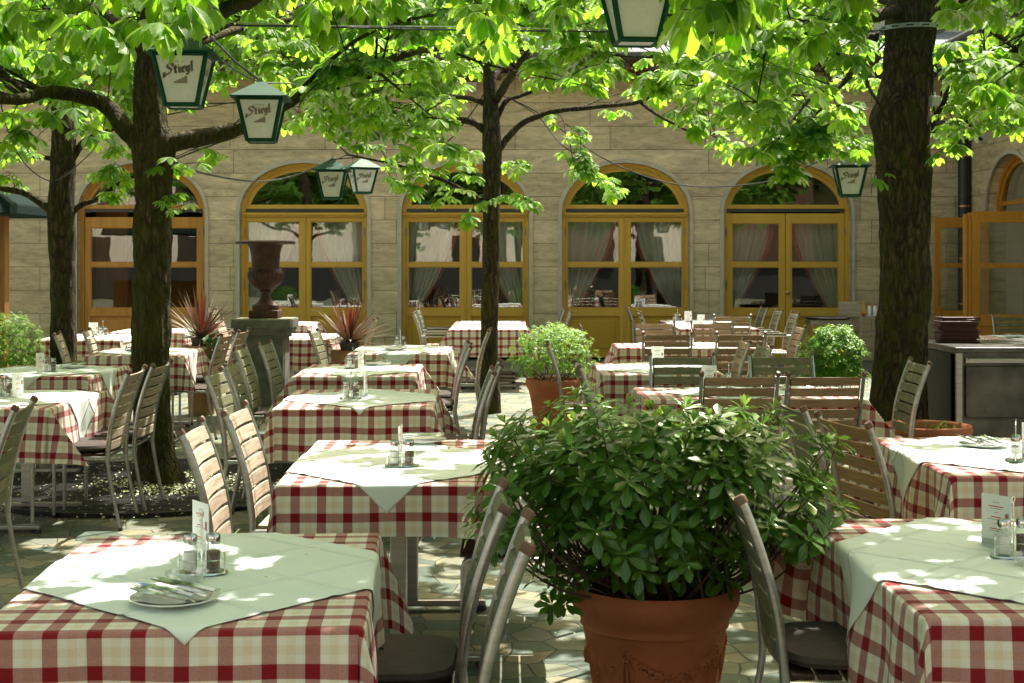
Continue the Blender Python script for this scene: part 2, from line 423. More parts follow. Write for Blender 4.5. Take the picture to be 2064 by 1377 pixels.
def bark(name, moss):
    m, nt, out = newmat(name)
    def layer(scale, zs, warp, wscale):
        v = coords(nt, 'Object', (1, 1, zs))
        vo = nt.nodes.new('ShaderNodeTexVoronoi'); vo.feature = 'DISTANCE_TO_EDGE'; vo.inputs['Scale'].default_value = scale
        dn = nt.nodes.new('ShaderNodeTexNoise'); dn.inputs['Scale'].default_value = wscale; dn.inputs['Detail'].default_value = 5; L(nt, v, dn.inputs['Vector'])
        ma = nt.nodes.new('ShaderNodeVectorMath'); ma.operation = 'MULTIPLY_ADD'; L(nt, dn.outputs[1], ma.inputs[0]); ma.inputs[1].default_value = (warp,) * 3; L(nt, v, ma.inputs[2])
        L(nt, ma.outputs[0], vo.inputs['Vector'])
        return vo.outputs['Distance']
    c1 = ramp(nt, [(.0, (0, 0, 0)), (.30, (1, 1, 1))], layer(20, .26, .16, 9)).outputs[0]
    c2 = ramp(nt, [(.0, (0, 0, 0)), (.25, (1, 1, 1))], layer(58, .38, .08, 16)).outputs[0]
    v = coords(nt, 'Object', (1, 1, .35))
    n = noise(nt, v, 34, 7, .75)
    big = noise(nt, coords(nt, 'Object', (1, 1, .5)), 4, 4, .6)
    plate = ramp(nt, [(.3, (.065, .045, .028)), (.72, (.27, .19, .12))], n).outputs[0]
    plate = mixc(nt, 1.0, plate, ramp(nt, [(.3, (.6, .6, .6)), (.7, (1.25, 1.2, 1.1))], big).outputs[0], 'MULTIPLY')
    cr = math_(nt, 'MULTIPLY_ADD', math_(nt, 'MULTIPLY', c1, math_(nt, 'MULTIPLY_ADD', c2, .55, .45)), .85, .15)
    col = mixc(nt, cr, (.008, .006, .004), plate)
    mn = noise(nt, coords(nt, 'Object'), 4.5, 7, .75)
    mf = math_(nt, 'MULTIPLY', ramp(nt, [(.48 - moss * .16, (0, 0, 0)), (.64 - moss * .1, (1, 1, 1))], mn).outputs[0], .8)
    col = mixc(nt, mf, col, (.075, .08, .008))
    h = math_(nt, 'ADD', math_(nt, 'ADD', c1, math_(nt, 'MULTIPLY', c2, .4)), math_(nt, 'MULTIPLY', n, .8))
    princ(nt, out, col, .85, 0, .2, bump(nt, h, 1.0, .026))
    return m
M['bark'] = bark('chestnut bark', .15)
M['bark_moss'] = bark('mossy chestnut bark', .6)

def leaf_mat(name, c_dark, c_light, t_col, tfac, gloss, veins=0.0, vn=9, rough=.38, rib=None):
    m, nt, out = newmat(name)
    at_ = nt.nodes.new('ShaderNodeAttribute'); at_.attribute_name = 'rnd'
    col = ramp(nt, [(0, c_dark), (1, c_light)], at_.outputs['Fac']).outputs[0]
    tcol = ramp(nt, [(0, (t_col[0] * .38, t_col[1] * .55, t_col[2] * .5)), (.55, tuple(x * .8 for x in t_col)), (1, t_col)], at_.outputs['Fac']).outputs[0]
    uv = nt.nodes.new('ShaderNodeUVMap'); uv.uv_map = 'UVMap'
    sep = nt.nodes.new('ShaderNodeSeparateXYZ'); L(nt, uv.outputs[0], sep.inputs[0])
    au = math_(nt, 'ABSOLUTE', sep.outputs[0])
    nrm = None
    if veins:
        t = math_(nt, 'FRACT', math_(nt, 'MULTIPLY', math_(nt, 'SUBTRACT', sep.outputs[1], math_(nt, 'MULTIPLY', au, .55)), vn))
        s_ = math_(nt, 'ABSOLUTE', math_(nt, 'SUBTRACT', t, .5))
        nrm = bump(nt, math_(nt, 'ADD', s_, math_(nt, 'MULTIPLY', au, .5)), .5, .006)
        vf = math_(nt, 'MULTIPLY', math_(nt, 'LESS_THAN', s_, .10), veins)
        tcol = mixc(nt, vf, tcol, tuple(x * .55 for x in t_col))
        mr = math_(nt, 'MULTIPLY', math_(nt, 'LESS_THAN', au, .045), .6)
        tcol = mixc(nt, mr, tcol, tuple(x * .5 for x in t_col))
    if rib:
        mr = math_(nt, 'MULTIPLY', math_(nt, 'LESS_THAN', au, .08), .8)
        col = mixc(nt, mr, col, rib)
    di = nt.nodes.new('ShaderNodeBsdfDiffuse'); L(nt, col, di.inputs[0])
    tl = nt.nodes.new('ShaderNodeBsdfTranslucent'); L(nt, tcol, tl.inputs[0])
    gl = nt.nodes.new('ShaderNodeBsdfGlossy'); gl.inputs['Roughness'].default_value = rough; gl.inputs[0].default_value = (.95, 1, .78, 1)
    if nrm is not None:
        for b in (di, gl): L(nt, nrm, b.inputs['Normal'])
    a = nt.nodes.new('ShaderNodeMixShader'); a.inputs[0].default_value = tfac; L(nt, di.outputs[0], a.inputs[1]); L(nt, tl.outputs[0], a.inputs[2])
    fr = nt.nodes.new('ShaderNodeFresnel'); fr.inputs[0].default_value = 1.45
    gf = math_(nt, 'MULTIPLY_ADD', fr.outputs[0], .7 if gloss else .45, gloss, clamp=True)
    b = nt.nodes.new('ShaderNodeMixShader'); L(nt, gf, b.inputs[0]); L(nt, a.outputs[0], b.inputs[1]); L(nt, gl.outputs[0], b.inputs[2])
    L(nt, b.outputs[0], out.inputs[0]); return m
M['leaf'] = leaf_mat('chestnut leaf', (.035, .13, .008), (.08, .22, .014), (.56, .98, .05), .62, .0, .35, 11, .5)
M['leaf_pit'] = leaf_mat('glossy shrub leaf', (.024, .092, .010), (.078, .19, .018), (.38, .66, .03), .34, .03, 0, 9, .26, (.13, .25, .05))
M['bud'] = leaf_mat('fresh shrub bud', (.16, .28, .04), (.24, .38, .07), (.5, .7, .12), .45, .03)
M['leaf_light'] = leaf_mat('bright small leaf', (.05, .20, .015), (.15, .36, .025), (.6, .9, .08), .45, .0, 0, 9, .5)
M['leaf_box'] = leaf_mat('box leaf', (.05, .14, .02), (.13, .26, .04), (.3, .5, .06), .35, .03, 0, 9, .3)
M['leaf_yew'] = leaf_mat('vivid green leaf', (.03, .14, .010), (.10, .28, .015), (.4, .72, .05), .45, .0, 0, 9, .5)
M['cordy'] = leaf_mat('red bronze strap leaf', (.030, .009, .008), (.11, .032, .022), (.30, .05, .03), .25, .0, 0, 9, .5)
M['ivy'] = leaf_mat('dark ivy leaf', (.02, .07, .015), (.06, .14, .03), (.2, .35, .05), .25, .04)
# ------------------------------------------------------------------ foliage: many small leaves in one mesh
def leaflet(w=.36, fold=.12, droop=.18, serr=0):
    """one leaflet along +x from 0 to 1, returns verts, faces, uv (u across, v along)"""
    if serr:
        st = [.12, .25, .38, .5, .62, .74, .84, .93]
        def wd(t): return w * math.sin(PI * t ** 1.45) ** .85
        v = [(0, 0, 0)]; uv = [(0, 0)]; f = []
        cen = [0]; Ls = [0]; Rs = [0]
        for i, t in enumerate(st):
            z = -droop * t * t
            a = wd(t) * .5
            cen.append(len(v)); v.append((t, 0, z)); uv.append((0, t))
            Ls.append(len(v)); v.append((t, a, z + fold * a * 2)); uv.append((1, t))
            Rs.append(len(v)); v.append((t, -a, z + fold * a * 2)); uv.append((-1, t))
        tip = len(v); v.append((1.04, 0, -droop * 1.1)); uv.append((0, 1))
        for i in range(len(st)):
            if i == 0:
                f += [(0, cen[1], Ls[1]), (0, Rs[1], cen[1])]
            else:
                f += [(cen[i], cen[i + 1], Ls[i + 1], Ls[i]), (cen[i], Rs[i], Rs[i + 1], cen[i + 1])]
                # tooth
                for S in (Ls, Rs):
                    p = v[S[i]]; q = v[S[i + 1]]; k = len(v)
                    sg = 1 if S is Ls else -1
                    v.append((p[0] * .35 + q[0] * .65 + .02, (p[1] * .35 + q[1] * .65) + sg * .014, (p[2] + q[2]) / 2)); uv.append((sg, (p[0] + q[0]) / 2))
                    f.append((S[i], k, S[i + 1]) if sg < 0 else (S[i], S[i + 1], k))
        f += [(cen[-1], tip, Ls[-1]), (cen[-1], Rs[-1], tip)]
        return v, f, uv
    v = [(0, 0, 0), (.38, w * .30, -droop * .14 + fold * w * .6), (.68, w * .5, -droop * .46 + fold * w), (1, 0, -droop), (.68, -w * .5, -droop * .46 + fold * w), (.38, -w * .30, -droop * .14 + fold * w * .6), (.5, 0, -droop * .25), (.9, w * .26, -droop * .82), (.9, -w * .26, -droop * .82)]
    f = [(0, 6, 2, 1), (6, 3, 7, 2), (0, 5, 4, 6), (6, 4, 8, 3)]
    uv = [(0, 0), (.8, .38), (1, .68), (0, 1), (-1, .68), (-.8, .38), (0, .5), (.6, .9), (-.6, .9)]
    return v, f, uv

def palmate(serr=0, n=7, L_=.15, drop=.40):
    """horse-chestnut leaf: leaflets radiate from the origin; axis +x forward, z up"""
    V = []; Fc = []; U = []
    angs = {7: [0, 38, -38, 78, -78, 122, -122], 5: [0, 50, -50, 100, -100], 6: [18, -18, 60, -60, 105, -105]}[n]
    for k, a in enumerate(angs):
        ln = L_ * (1.0, .97, .97, .82, .82, .58, .58)[k] if n == 7 else L_ * (1.0, .95, .95, .75, .75, .7)[k]
        v, f, uv = leaflet(.46, .16, .22, serr)
        M_ = Matrix.Rotation(R(a), 4, 'Z') @ Matrix.Rotation(drop * (.8 + .3 * math.cos(k * 2.1)), 4, 'Y')
        b = len(V)
        V += [tuple(M_ @ (Vector(p) * ln)) for p in v]
        Fc += [tuple(i + b for i in q) for q in f]
        U += uv
    return V, Fc, U

def single(w=.38, L_=.07, fold=.1, droop=.15):
    v, f, uv = leaflet(w, fold, droop)
    return [(x * L_, y * L_, z * L_) for x, y, z in v], f, uv

class Foliage:
    """accumulates transformed copies of templates, as arrays"""
    def __init__(s): s.V = []; s.F = []; s.C = []; s.U = []; s.R = []; s.n = 0; s.MI = []
    def add(s, tpl, mats, rnd, mi=0):
        v, f, uv = tpl
        v = np.array(v, 'f'); n = len(mats)
        if n == 0: return
        A = np.array(mats, 'f')                        # n,3,4
        W = np.einsum('nij,vj->nvi', A[:, :, :3], v) + A[:, None, :, 3]
        s.V.append(W.reshape(-1, 3))
        cnt = np.array([len(q) for q in f]); flat = np.array([i for q in f for i in q])
        off = (np.arange(n) * len(v) + s.n)[:, None]
        s.F.append((flat[None, :] + off).ravel())
        s.C.append(np.tile(cnt, n))
        s.U.append(np.tile(np.array([uv[i] for i in flat], 'f'), (n, 1)))
        s.R.append(np.repeat(np.array(rnd, 'f'), len(v)))
        s.MI.append(np.full(n * len(f), mi))
        s.n += n * len(v)
    def addmb(s, mb, mi, rnd=.5):
        if not mb.v: return
        v = np.array([tuple(p) for p in mb.v], 'f')
        s.V.append(v); flat = np.array([i for q in mb.f for i in q])
        s.F.append(flat + s.n); s.C.append(np.array([len(q) for q in mb.f]))
        s.U.append(np.zeros((len(flat), 2), 'f')); s.R.append(np.full(len(v), rnd, 'f'))
        s.MI.append(np.full(len(mb.f), mi)); s.n += len(v)
    def build(s, name, mats, parent=None, smooth=True):
        V = np.concatenate(s.V); Fl = np.concatenate(s.F).astype('i'); C = np.concatenate(s.C).astype('i')
        me = bpy.data.meshes.new(name)
        me.vertices.add(len(V)); me.vertices.foreach_set('co', V.ravel())
        me.loops.add(len(Fl)); me.loops.foreach_set('vertex_index', Fl)
        me.polygons.add(len(C)); me.polygons.foreach_set('loop_start', np.concatenate([[0], np.cumsum(C)[:-1]]).astype('i'))
        me.polygons.foreach_set('material_index', np.concatenate(s.MI).astype('i'))
        if smooth: me.polygons.foreach_set('use_smooth', np.ones(len(C), bool))
        uvl = me.uv_layers.new(name='UVMap'); uvl.data.foreach_set('uv', np.concatenate(s.U).astype('f').ravel())
        a = me.attributes.new('rnd', 'FLOAT', 'POINT'); a.data.foreach_set('value', np.concatenate(s.R).astype('f'))
        for m in mats: me.materials.append(m)
        me.update(calc_edges=True); me.validate()
        return put(name, me, parent)

def frame_m(p, fwd, up, sc):
    f = Vector(fwd).normalized(); u = Vector(up)
    y = u.cross(f)
    if y.length < 1e-4: y = Vector((0, 1, 0)).cross(f)
    y.normalize(); z = f.cross(y)
    return [[f.x * sc, y.x * sc, z.x * sc, p[0]], [f.y * sc, y.y * sc, z.y * sc, p[1]], [f.z * sc, y.z * sc, z.z * sc, p[2]]]

# ------------------------------------------------------------------ trees
TPL = {'far7': palmate(0, 7), 'far5': palmate(0, 5), 'far6': palmate(0, 6), 'near7': palmate(1, 7, drop=.75), 'near5': palmate(1, 5, drop=.8)}

YB = [(-900, 150), (0, 255), (150, 270), (260, 250), (400, 185), (480, 170), (600, 200), (680, 300), (800, 335), (930, 330), (1040, 255), (1120, 235), (1280, 230), (1340, 285), (1450, 310), (1560, 340), (1680, 345), (1760, 330), (1900, 300), (2064, 290), (3000, 250)]
def yb(px):
    for (a, ya), (b, y2) in zip(YB, YB[1:]):
        if a <= px <= b: return ya + (y2 - ya) * (px - a) / (b - a)
    return 200
AZ, EL = R(30), R(60)
SUND = Vector((math.sin(AZ) * math.cos(EL), math.cos(AZ) * math.cos(EL), math.sin(EL)))
CLEAR = [(925, 1055, 120, 300, 14.6), (268, 350, 130, 330, 9.7), (1755, 1895, -100, 330, 11.2), (560, 760, 130, 210, 9.6), (370, 480, 235, 300, 9.8), (60, 265, 165, 260, 9.6), (1050, 1350, 190, 260, 14.0), (455, 605, 160, 300, 10.8), (300, 440, 150, 235, 8.3), (1195, 1345, -60, 105, 6.8), (620, 770, 305, 415, 17.5), (1662, 1765, 318, 405, 14.3)]
SPOTS = [(1.72, 14.2, .76, .75), (.37, 12.8, .9, .45), (-4.65, 15.8, .76, .8), (-4.3, 17.2, .76, .7), (-.75, 5.55, .76, .26), (-.1, 5.8, .76, .2), (-.55, 6.3, .76, .16), (-1.26, 5.7, .72, .30), (-1.24, 6.4, .75, .26), (-2.42, 15.8, .76, .6), (2.05, 5.85, .76, .3), (2.3, 6.3, .76, .2),
         (-1.7, 14.9, .95, .4), (-3.3, 15.9, .8, .4), (-1.4, 8.5, .76, .18), (-1.5, 10.8, .76, .25), (-.9, 11.1, .76, .25), (-2.72, 8.5, .7, .2), (-.25, 13.0, .0, .6), (-.2, 14.4, 0, .5), (.05, 5.4, 0, .28), (.15, 4.9, 0, .22), (.2, 6.6, 0, .2), (-1.35, 3.6, .0, .2), (-1.9, 5.4, 0, .25), (-2.3, 4.9, 0, .2), (-1.0, 3.55, .76, .10), (-.7, 3.9, .76, .07), (-1.0, 4.05, .76, .09), (2.92, 14.4, .8, .3), (1.5, 13.0, .8, .5), (2.1, 13.0, .8, .4), (-.1, 11.3, .0, .4), (-2.0, 9.9, 0, .25), (2.8, 12.3, 1.0, .4), (1.0, 11.1, .76, .25), (-1.0, 13.5, .76, .3), (1.0, 9.0, .76, .15), (.6, 4.6, 1.1, .2), (-2.27, 8.6, .7, .25)]
GLOW = [(at(1500, 230, 190), .9), (at(1400, 250, 200), .7), (at(1620, 200, 195), .8), (at(1330, 170, 185), .8), (at(860, 320, 198), .7), (at(700, 290, 205), .6), (at(1130, 110, 190), .9), (at(760, 90, 210), .8), (at(300, 60, 430), .5), (at(1450, 60, 230), .8), (at(2000, 150, 215), .9), (at(130, 120, 260), .7), (at(560, 110, 250), .7), (at(1450, 100, 160), 1.2), (at(900, 160, 160), 1.2)]
def in_sun(p, f=1.0):  # crown gaps shaped for light: leaves dropped so sun reaches the listed points
    P = Vector(p)
    for q, r in GLOW:
        d = P - Vector(q); h = d.dot(SUND)
        if h > .45 and (d - SUND * h).length < r * f: return True
    for x, y, z, r in SPOTS:
        d = P - Vector((x, y, z)); h = d.dot(SUND)
        if h > 0 and (d - SUND * h).length < r * f + .05: return True
    return False
def blocked(p):
    if p[1] < 1: return False
    s_ = F / p[1]; px_ = CX + p[0] * s_; py_ = HOR - (p[2] - HC) * s_
    for x0, x1, y0, y1, dd in CLEAR:
        if x0 - 8 < px_ < x1 + 8 and y0 - 10 < py_ < y1 and p[1] < dd: return True
    return False
def low_ok(p):
    """the underside of the pruned canopy: leaves stay above it and out of the added sun gaps"""
    if p[1] > 1:
        s_ = F / p[1]; px_ = CX + p[0] * s_; py_ = HOR - (p[2] - HC) * s_
        for x0, x1, y0, y1, dd in CLEAR:
            if x0 < px_ < x1 and y0 < py_ < y1 and p[1] < dd: return False
    if in_sun(p, 1.0): return False
    if p[1] < .5: return p[2] > 2.4
    s = F / p[1]; px = CX + p[0] * s; py = HOR - (p[2] - HC) * s
    lim = yb(px) - 25 + 30 * mnoise.noise(Vector((p[0] * 1.3, p[1] * 1.3, 3)))
    if p[1] < 8.5: lim = -30
    if p[1] > 15.5: lim -= 70 if 430 < px < 1330 else 20
    return py < lim and p[2] > 2.3

def trunk_mesh(name, mat, parent, path, radii, seed, nring=56, amp=.012, knots=()):
    """bark-ridged trunk through path points (local)"""
    pts = []; rad = []
    P = [Vector(p) for p in path]
    radii = [r * (1.0 if i == 0 else .87) for i, r in enumerate(radii)]
    for i in range(len(P) - 1):
        p0 = P[max(i - 1, 0)]; p1 = P[i]; p2 = P[i + 1]; p3 = P[min(i + 2, len(P) - 1)]
        n = max(3, int((p2 - p1).length / .03))
        for k in range(n):
            t = k / n
            q = .5 * ((2 * p1) + (-p0 + p2) * t + (2 * p0 - 5 * p1 + 4 * p2 - p3) * t * t + (-p0 + 3 * p1 - 3 * p2 + p3) * t ** 3)
            pts.append(q); rad.append(radii[i] + (radii[i + 1] - radii[i]) * t)
    pts.append(P[-1]); rad.append(radii[-1])
    V = []; Fc = []
    for j, (p, r) in enumerate(zip(pts, rad)):
        t = (pts[min(j + 1, len(pts) - 1)] - pts[max(j - 1, 0)]).normalized()
        x = Vector((1, 0, 0)); x = (x - t * x.dot(t)).normalized(); y = t.cross(x)
        for k in range(nring):
            a = 2 * PI * k / nring
            d = x * math.cos(a) + y * math.sin(a)
            q = p + d * r
            w = Vector((q.x * 5, q.y * 5, q.z * 1.4 + seed))
            n1 = mnoise.noise(w) * .5
            w2 = Vector((q.x * 19, q.y * 19, q.z * 3.2 + seed))
            n2 = abs(mnoise.noise(w2))
            n3 = abs(mnoise.noise(w2 * 2.3))
            dd = amp * (2.0 * n1 + 1.6 * n2 + .8 * n3)
            if amp > .008: dd += .05 * math.exp(-(q.z / .16) ** 2) * (.45 + .55 * math.sin(a * 5 + seed))
            for (kz, ka, kr, kh) in knots:
                da = math.cos(a - ka)
                if da > 0: dd += kh * math.exp(-((q.z - kz) / kr) ** 2) * da ** 2
            V.append(tuple(q + d * dd))
    for j in range(len(pts) - 1):
        for k in range(nring):
            a = j * nring + k; b = j * nring + (k + 1) % nring
            Fc.append((a, b, b + nring, a + nring))
    me = bpy.data.meshes.new(name); me.from_pydata(V, [], Fc); me.materials.append(mat)
    me.polygons.foreach_set('use_smooth', [True] * len(me.polygons)); me.update()
    return put(name, me, parent)

def smooth_path(P, per=6):
    P = [Vector(p) for p in P]; out = []
    for i in range(len(P) - 1):
        p0 = P[max(i - 1, 0)]; p1 = P[i]; p2 = P[i + 1]; p3 = P[min(i + 2, len(P) - 1)]
        for k in range(per):
            t = k / per
            out.append(.5 * ((2 * p1) + (-p0 + p2) * t + (2 * p0 - 5 * p1 + 4 * p2 - p3) * t * t + (-p0 + 3 * p1 - 3 * p2 + p3) * t ** 3))
    out.append(P[-1]); return out

def make_tree(label, base, trunk_path, trunk_r, limbs, seed, nsub=60, radius=3.6, ztop=5.0, moss=False, amp=.012, knots=(), sprays=(), lod='far', zlow=2.55, crown_c=None, leaf_sc=1.0):
    rnd = random.Random(seed)
    t = thing('chestnut_tree', label, 'tree', base, 0, 'chestnut trees shading the terrace')
    bx, by, bz = base
    loc = lambda p: (p[0] - bx, p[1] - by, p[2] - bz)
    bm = M['bark_moss'] if moss else M['bark']
    trunk_mesh('trunk', bm, t, [loc(p) for p in trunk_path], trunk_r, seed, amp=amp, knots=knots)
    anchors = []
    for (path, r0, r1) in limbs:
        sp = smooth_path([loc(p) for p in path], 7)
        n = len(sp)
        rr = [r0 + (r1 - r0) * (i / (n - 1)) ** .8 for i in range(n)]
        sp2 = []
        for i, p in enumerate(sp):
            k = r0 * .5
            sp2.append(p + Vector((mnoise.noise(p * 2.2 + Vector((seed, 0, 0))), mnoise.noise(p * 2.2 + Vector((0, seed, 0))), mnoise.noise(p * 2.2 + Vector((0, 0, seed))))) * (k if 0 < i < n - 1 else 0))
        mb = MB(); mb.tube(sp2, [q * (1 + .22 * mnoise.noise(Vector((i * .7, seed, 1)))) for i, q in enumerate(rr)], 10)
        mb.build('limb', bm, t, smooth=True)
        anchors += [(sp2[i], rr[i]) for i in range(int(n * .25), n)]
    fo = Foliage(); tw = MB()
    cx, cy = (crown_c or (trunk_path[-1][0], trunk_path[-1][1])); cx -= bx; cy -= by
    mats = {k: [] for k in ('a', 'b', 'c')}; rn = {k: [] for k in mats}
    def leaf_at(p, out, size=1.0, force=False):
        # petiole then leaf, drooping a little
        d = Vector((out.x, out.y, 0))
        if d.length < .05: d = Vector((rnd.uniform(-1, 1), rnd.uniform(-1, 1), 0))
        d.normalize()
        d = (d + Vector((rnd.uniform(-.7, .7), rnd.uniform(-.7, .7), rnd.uniform(-.55, .25)))).normalized()
        q = p + d * rnd.uniform(.05, .13)
        if not force and in_sun((q.x + bx, q.y + by, q.z + bz), .9) or blocked((q.x + bx, q.y + by, q.z + bz)): return
        tw.tube([p, q], [.0022, .0016], 3, 1, caps=False)
        k = rnd.choice('aabc'); up = Vector((rnd.uniform(-.35, .35), rnd.uniform(-.35, .35), 1))
        fwd = Vector((d.x, d.y, d.z * .5 - .12))
        mats[k].append(frame_m(q, fwd, up, size * rnd.uniform(.62, 1.12) * leaf_sc))
        rn[k].append(min(1, max(0, rnd.gauss(.5, .28))))
    def spray(a, b, r, nleaf, size=1.0, mid=None):
        a = Vector(a); b = Vector(b)
        m_ = mid if mid is not None else (a + b) / 2 + Vector((rnd.uniform(-.15, .15), rnd.uniform(-.15, .15), rnd.uniform(-.02, .18))) * (b - a).length
        sp = smooth_path([a, m_, b], 4); n = len(sp)
        tw.tube(sp, [r * (1 - .75 * i / (n - 1)) for i in range(n)], 5 if r > .008 else 4, 1, caps=False)
        return sp
    def tuft(p, out, n, size=1.0, force=False):
        for _ in range(n): leaf_at(p, out + Vector((rnd.uniform(-.9, .9), rnd.uniform(-.9, .9), 0)), size, force)
    ok = 0; tries = 0
    while ok < nsub and tries < nsub * 12:
        tries += 1
        a_ = rnd.uniform(0, 2 * PI); rr = radius * math.sqrt(rnd.uniform(.04, 1))
        z = zlow + (ztop - zlow) * rnd.random() ** 1.15 * (1 - .35 * (rr / radius) ** 2)
        T = Vector((cx + rr * math.cos(a_), cy + rr * math.sin(a_), z - bz))
        if not low_ok((T.x + bx, T.y + by, T.z + bz)): continue
        an, ar = min(rnd.sample(anchors, min(18, len(anchors))), key=lambda q: (q[0] - T).length)
        dist = (T - an).length
        if dist > 3.4: continue
        ok += 1
        sp = spray(an, T, min(.5 * ar, .008 + .006 * dist), 0)
        out = (T - an)
        for q in range(rnd.randint(6, 9)):
            p = sp[rnd.randint(len(sp) // 3, len(sp) - 1)]
            e = p + Vector((rnd.uniform(-1, 1), rnd.uniform(-1, 1), rnd.uniform(-.38, .5))) * rnd.uniform(.2, .6)
            if not low_ok((e.x + bx, e.y + by, e.z + bz)):
                if rnd.random() < .8: continue
            s2 = spray(p, e, .006, 0)
            tuft(e, e - p, rnd.randint(4, 6))
            if rnd.random() < .6: tuft(s2[len(s2) // 2], e - p, 2)
        tuft(T, out, 5)
    for spr in sprays:                         # named low sprays: start, end, leaves, size
        a, b, nl, size = spr[:4]
        a = Vector(loc(a)); b = Vector(loc(b))
        sp = spray(a, b, .006 + .002 * (b - a).length, 0)
        tuft(b, b - a, nl, size, True)
        for q in range(2, len(sp) - 1, 2):
            tuft(sp[q], (b - a) + Vector((rnd.uniform(-1, 1), rnd.uniform(-1, 1), 0)), max(2, nl // 2), size, True)
    tpls = {'far': ('far7', 'far5', 'far6'), 'near': ('near7', 'near5', 'near7')}[lod]
    for k, tn in zip('abc', tpls): fo.add(TPL[tn], mats[k], rn[k], 0)
    fo.addmb(tw, 1)
    fo.build('crown', [M['leaf'], M['bark']], t)
    return t

# ------------------------------------------------------------------ chairs
POST = [(-.215, .40), (-.222, .50), (-.238, .62), (-.268, .74), (-.305, .85), (-.335, .925)]
def post_x(z):
    for (x0, z0), (x1, z1) in zip(POST, POST[1:]):
        if z <= z1: return x0 + (x1 - x0) * (z - z0) / (z1 - z0)
    return POST[-1][0]
def chair_proto(label, wood, seatwood, cushion=None, arms=False):
    t = thing('terrace_chair' if not arms else 'terrace_armchair', label, 'chair')
    st = M['steel']
    for sy in (-1, 1):
        y = .222 * sy
        b = MB(); b.tube([(x, y, z) for x, z in smooth2(POST)], .0145, 10, up=(1, 0, 0), sq=.72); po = b.build('back_post', st, t, smooth=True)
        b = MB(); x, z = POST[-1]
        b.tube([(x + .003, y, z - .004), (x - .006, y, z + .012), (x - .009, y, z + .017)], [.0175, .0175, .013], 12, up=(1, 0, 0), sq=.8); b.build('end_cap', M['cap'], po, smooth=True)
        b = MB()
        pts = [(post_x(z) + .004, y * .915, z) for z in [.46 + .02 * i for i in range(23)]]
        b.tube(pts, .010, 4, up=(1, 0, 0), sq=.5); b.build('slat_bracket', M['steel_dark'], t)
        b = MB(); b.tube([(-.215, y, .42), (-.222, y, .36), (-.245, y, .22), (-.29, y, .012)], .0115, 10); 
        lg = b.build('leg', st, t, smooth=True); b = MB(); b.tube([(-.2885, y, .018), (-.2935, y, 0)], .0135, 10); b.build('foot_cap', M['black'], lg, smooth=True)
        b = MB(); b.tube([(.16, y, .432), (.195, y, .43), (.213, y, .418), (.219, y, .395), (.22, y, .2), (.22, y, .012)], .0115, 10)
        lg = b.build('leg', st, t, smooth=True); b = MB(); b.tube([(.22, y, .018), (.22, y, 0)], .0135, 10); b.build('foot_cap', M['black'], lg, smooth=True)
    b = MB()
    for sy in (-1, 1): b.tube([(.17, .222 * sy, .4315), (-.22, .222 * sy, .425)], .0112, 8)
    b.tube([(.205, -.222, .418), (.205, .222, .418)], .010, 8); b.tube([(-.19, -.222, .42), (-.19, .222, .42)], .010, 8)
    b.build('seat_frame', st, t, smooth=True)
    b = MB()
    for i in range(6):
        x = -.165 + i * .073; b.box(x - .032, x + .032, -.208, .208, .436, .452)
    b.build('seat', seatwood, t, bevel=.003)
    b = MB()
    for i in range(7):
        z0 = .470 + i * .0648; z1 = z0 + .051
        x0 = post_x(z0); x1 = post_x(z1); ny = 5
        vs = []
        for j in range(ny + 1):
            y = -.203 + .406 * j / ny; cv = -.012 * (1 - (y / .203) ** 2)
            for (xx, zz) in ((x0 + .010, z0), (x1 + .010, z1), (x1 - .006, z1), (x0 - .006, z0)): vs.append((xx + cv, y, zz))
        fs = [(0, 1, 2, 3), tuple(ny * 4 + k for k in (3, 2, 1, 0))]
        for j in range(ny):
            for k in range(4):
                a = j * 4 + k; c = j * 4 + (k + 1) % 4; fs.append((a, a + 4, c + 4, c))
        b.add(vs, fs)
    b.build('backrest', wood, t, bevel=.0025)
    if cushion:
        t2 = MB(); nx = 10; vs = []; fs = []
        def se(u): return math.copysign(abs(u) ** .5, u)
        for i in range(9):
            th = -PI / 2 + PI * i / 8
            for k in range(32):
                ph = 2 * PI * k / 32
                r_ = max(abs(math.cos(th)), 1e-3) ** .45
                vs.append((.005 + .215 * r_ * se(math.cos(ph)), .212 * r_ * se(math.sin(ph)), .480 + .026 * math.copysign(abs(math.sin(th)) ** .6, th)))
        for i in range(8):
            for k in range(32):
                a = i * 32 + k; c = i * 32 + (k + 1) % 32; fs.append((a, c, c + 32, a + 32))
        t2.add(vs, fs); cu = t2.build('cushion', cushion, t, smooth=True)
    if arms:
        for sy in (-1, 1):
            y = .245 * sy; b = MB()
            b.tube([(-.235, y, .645), (.12, y, .655), (.19, y, .64), (.215, y, .60), (.222, y, .42)], .011, 8); a = b.build('armrest', st, t, smooth=True)
            b = MB(); b.box(-.18, .15, y - .024, y + .024, .664, .68); b.build('arm_pad', wood, a, bevel=.004)
    return t
def smooth2(P):
    return [(p.x, p.z) for p in smooth_path([(x, 0, z) for x, z in P], 4)]

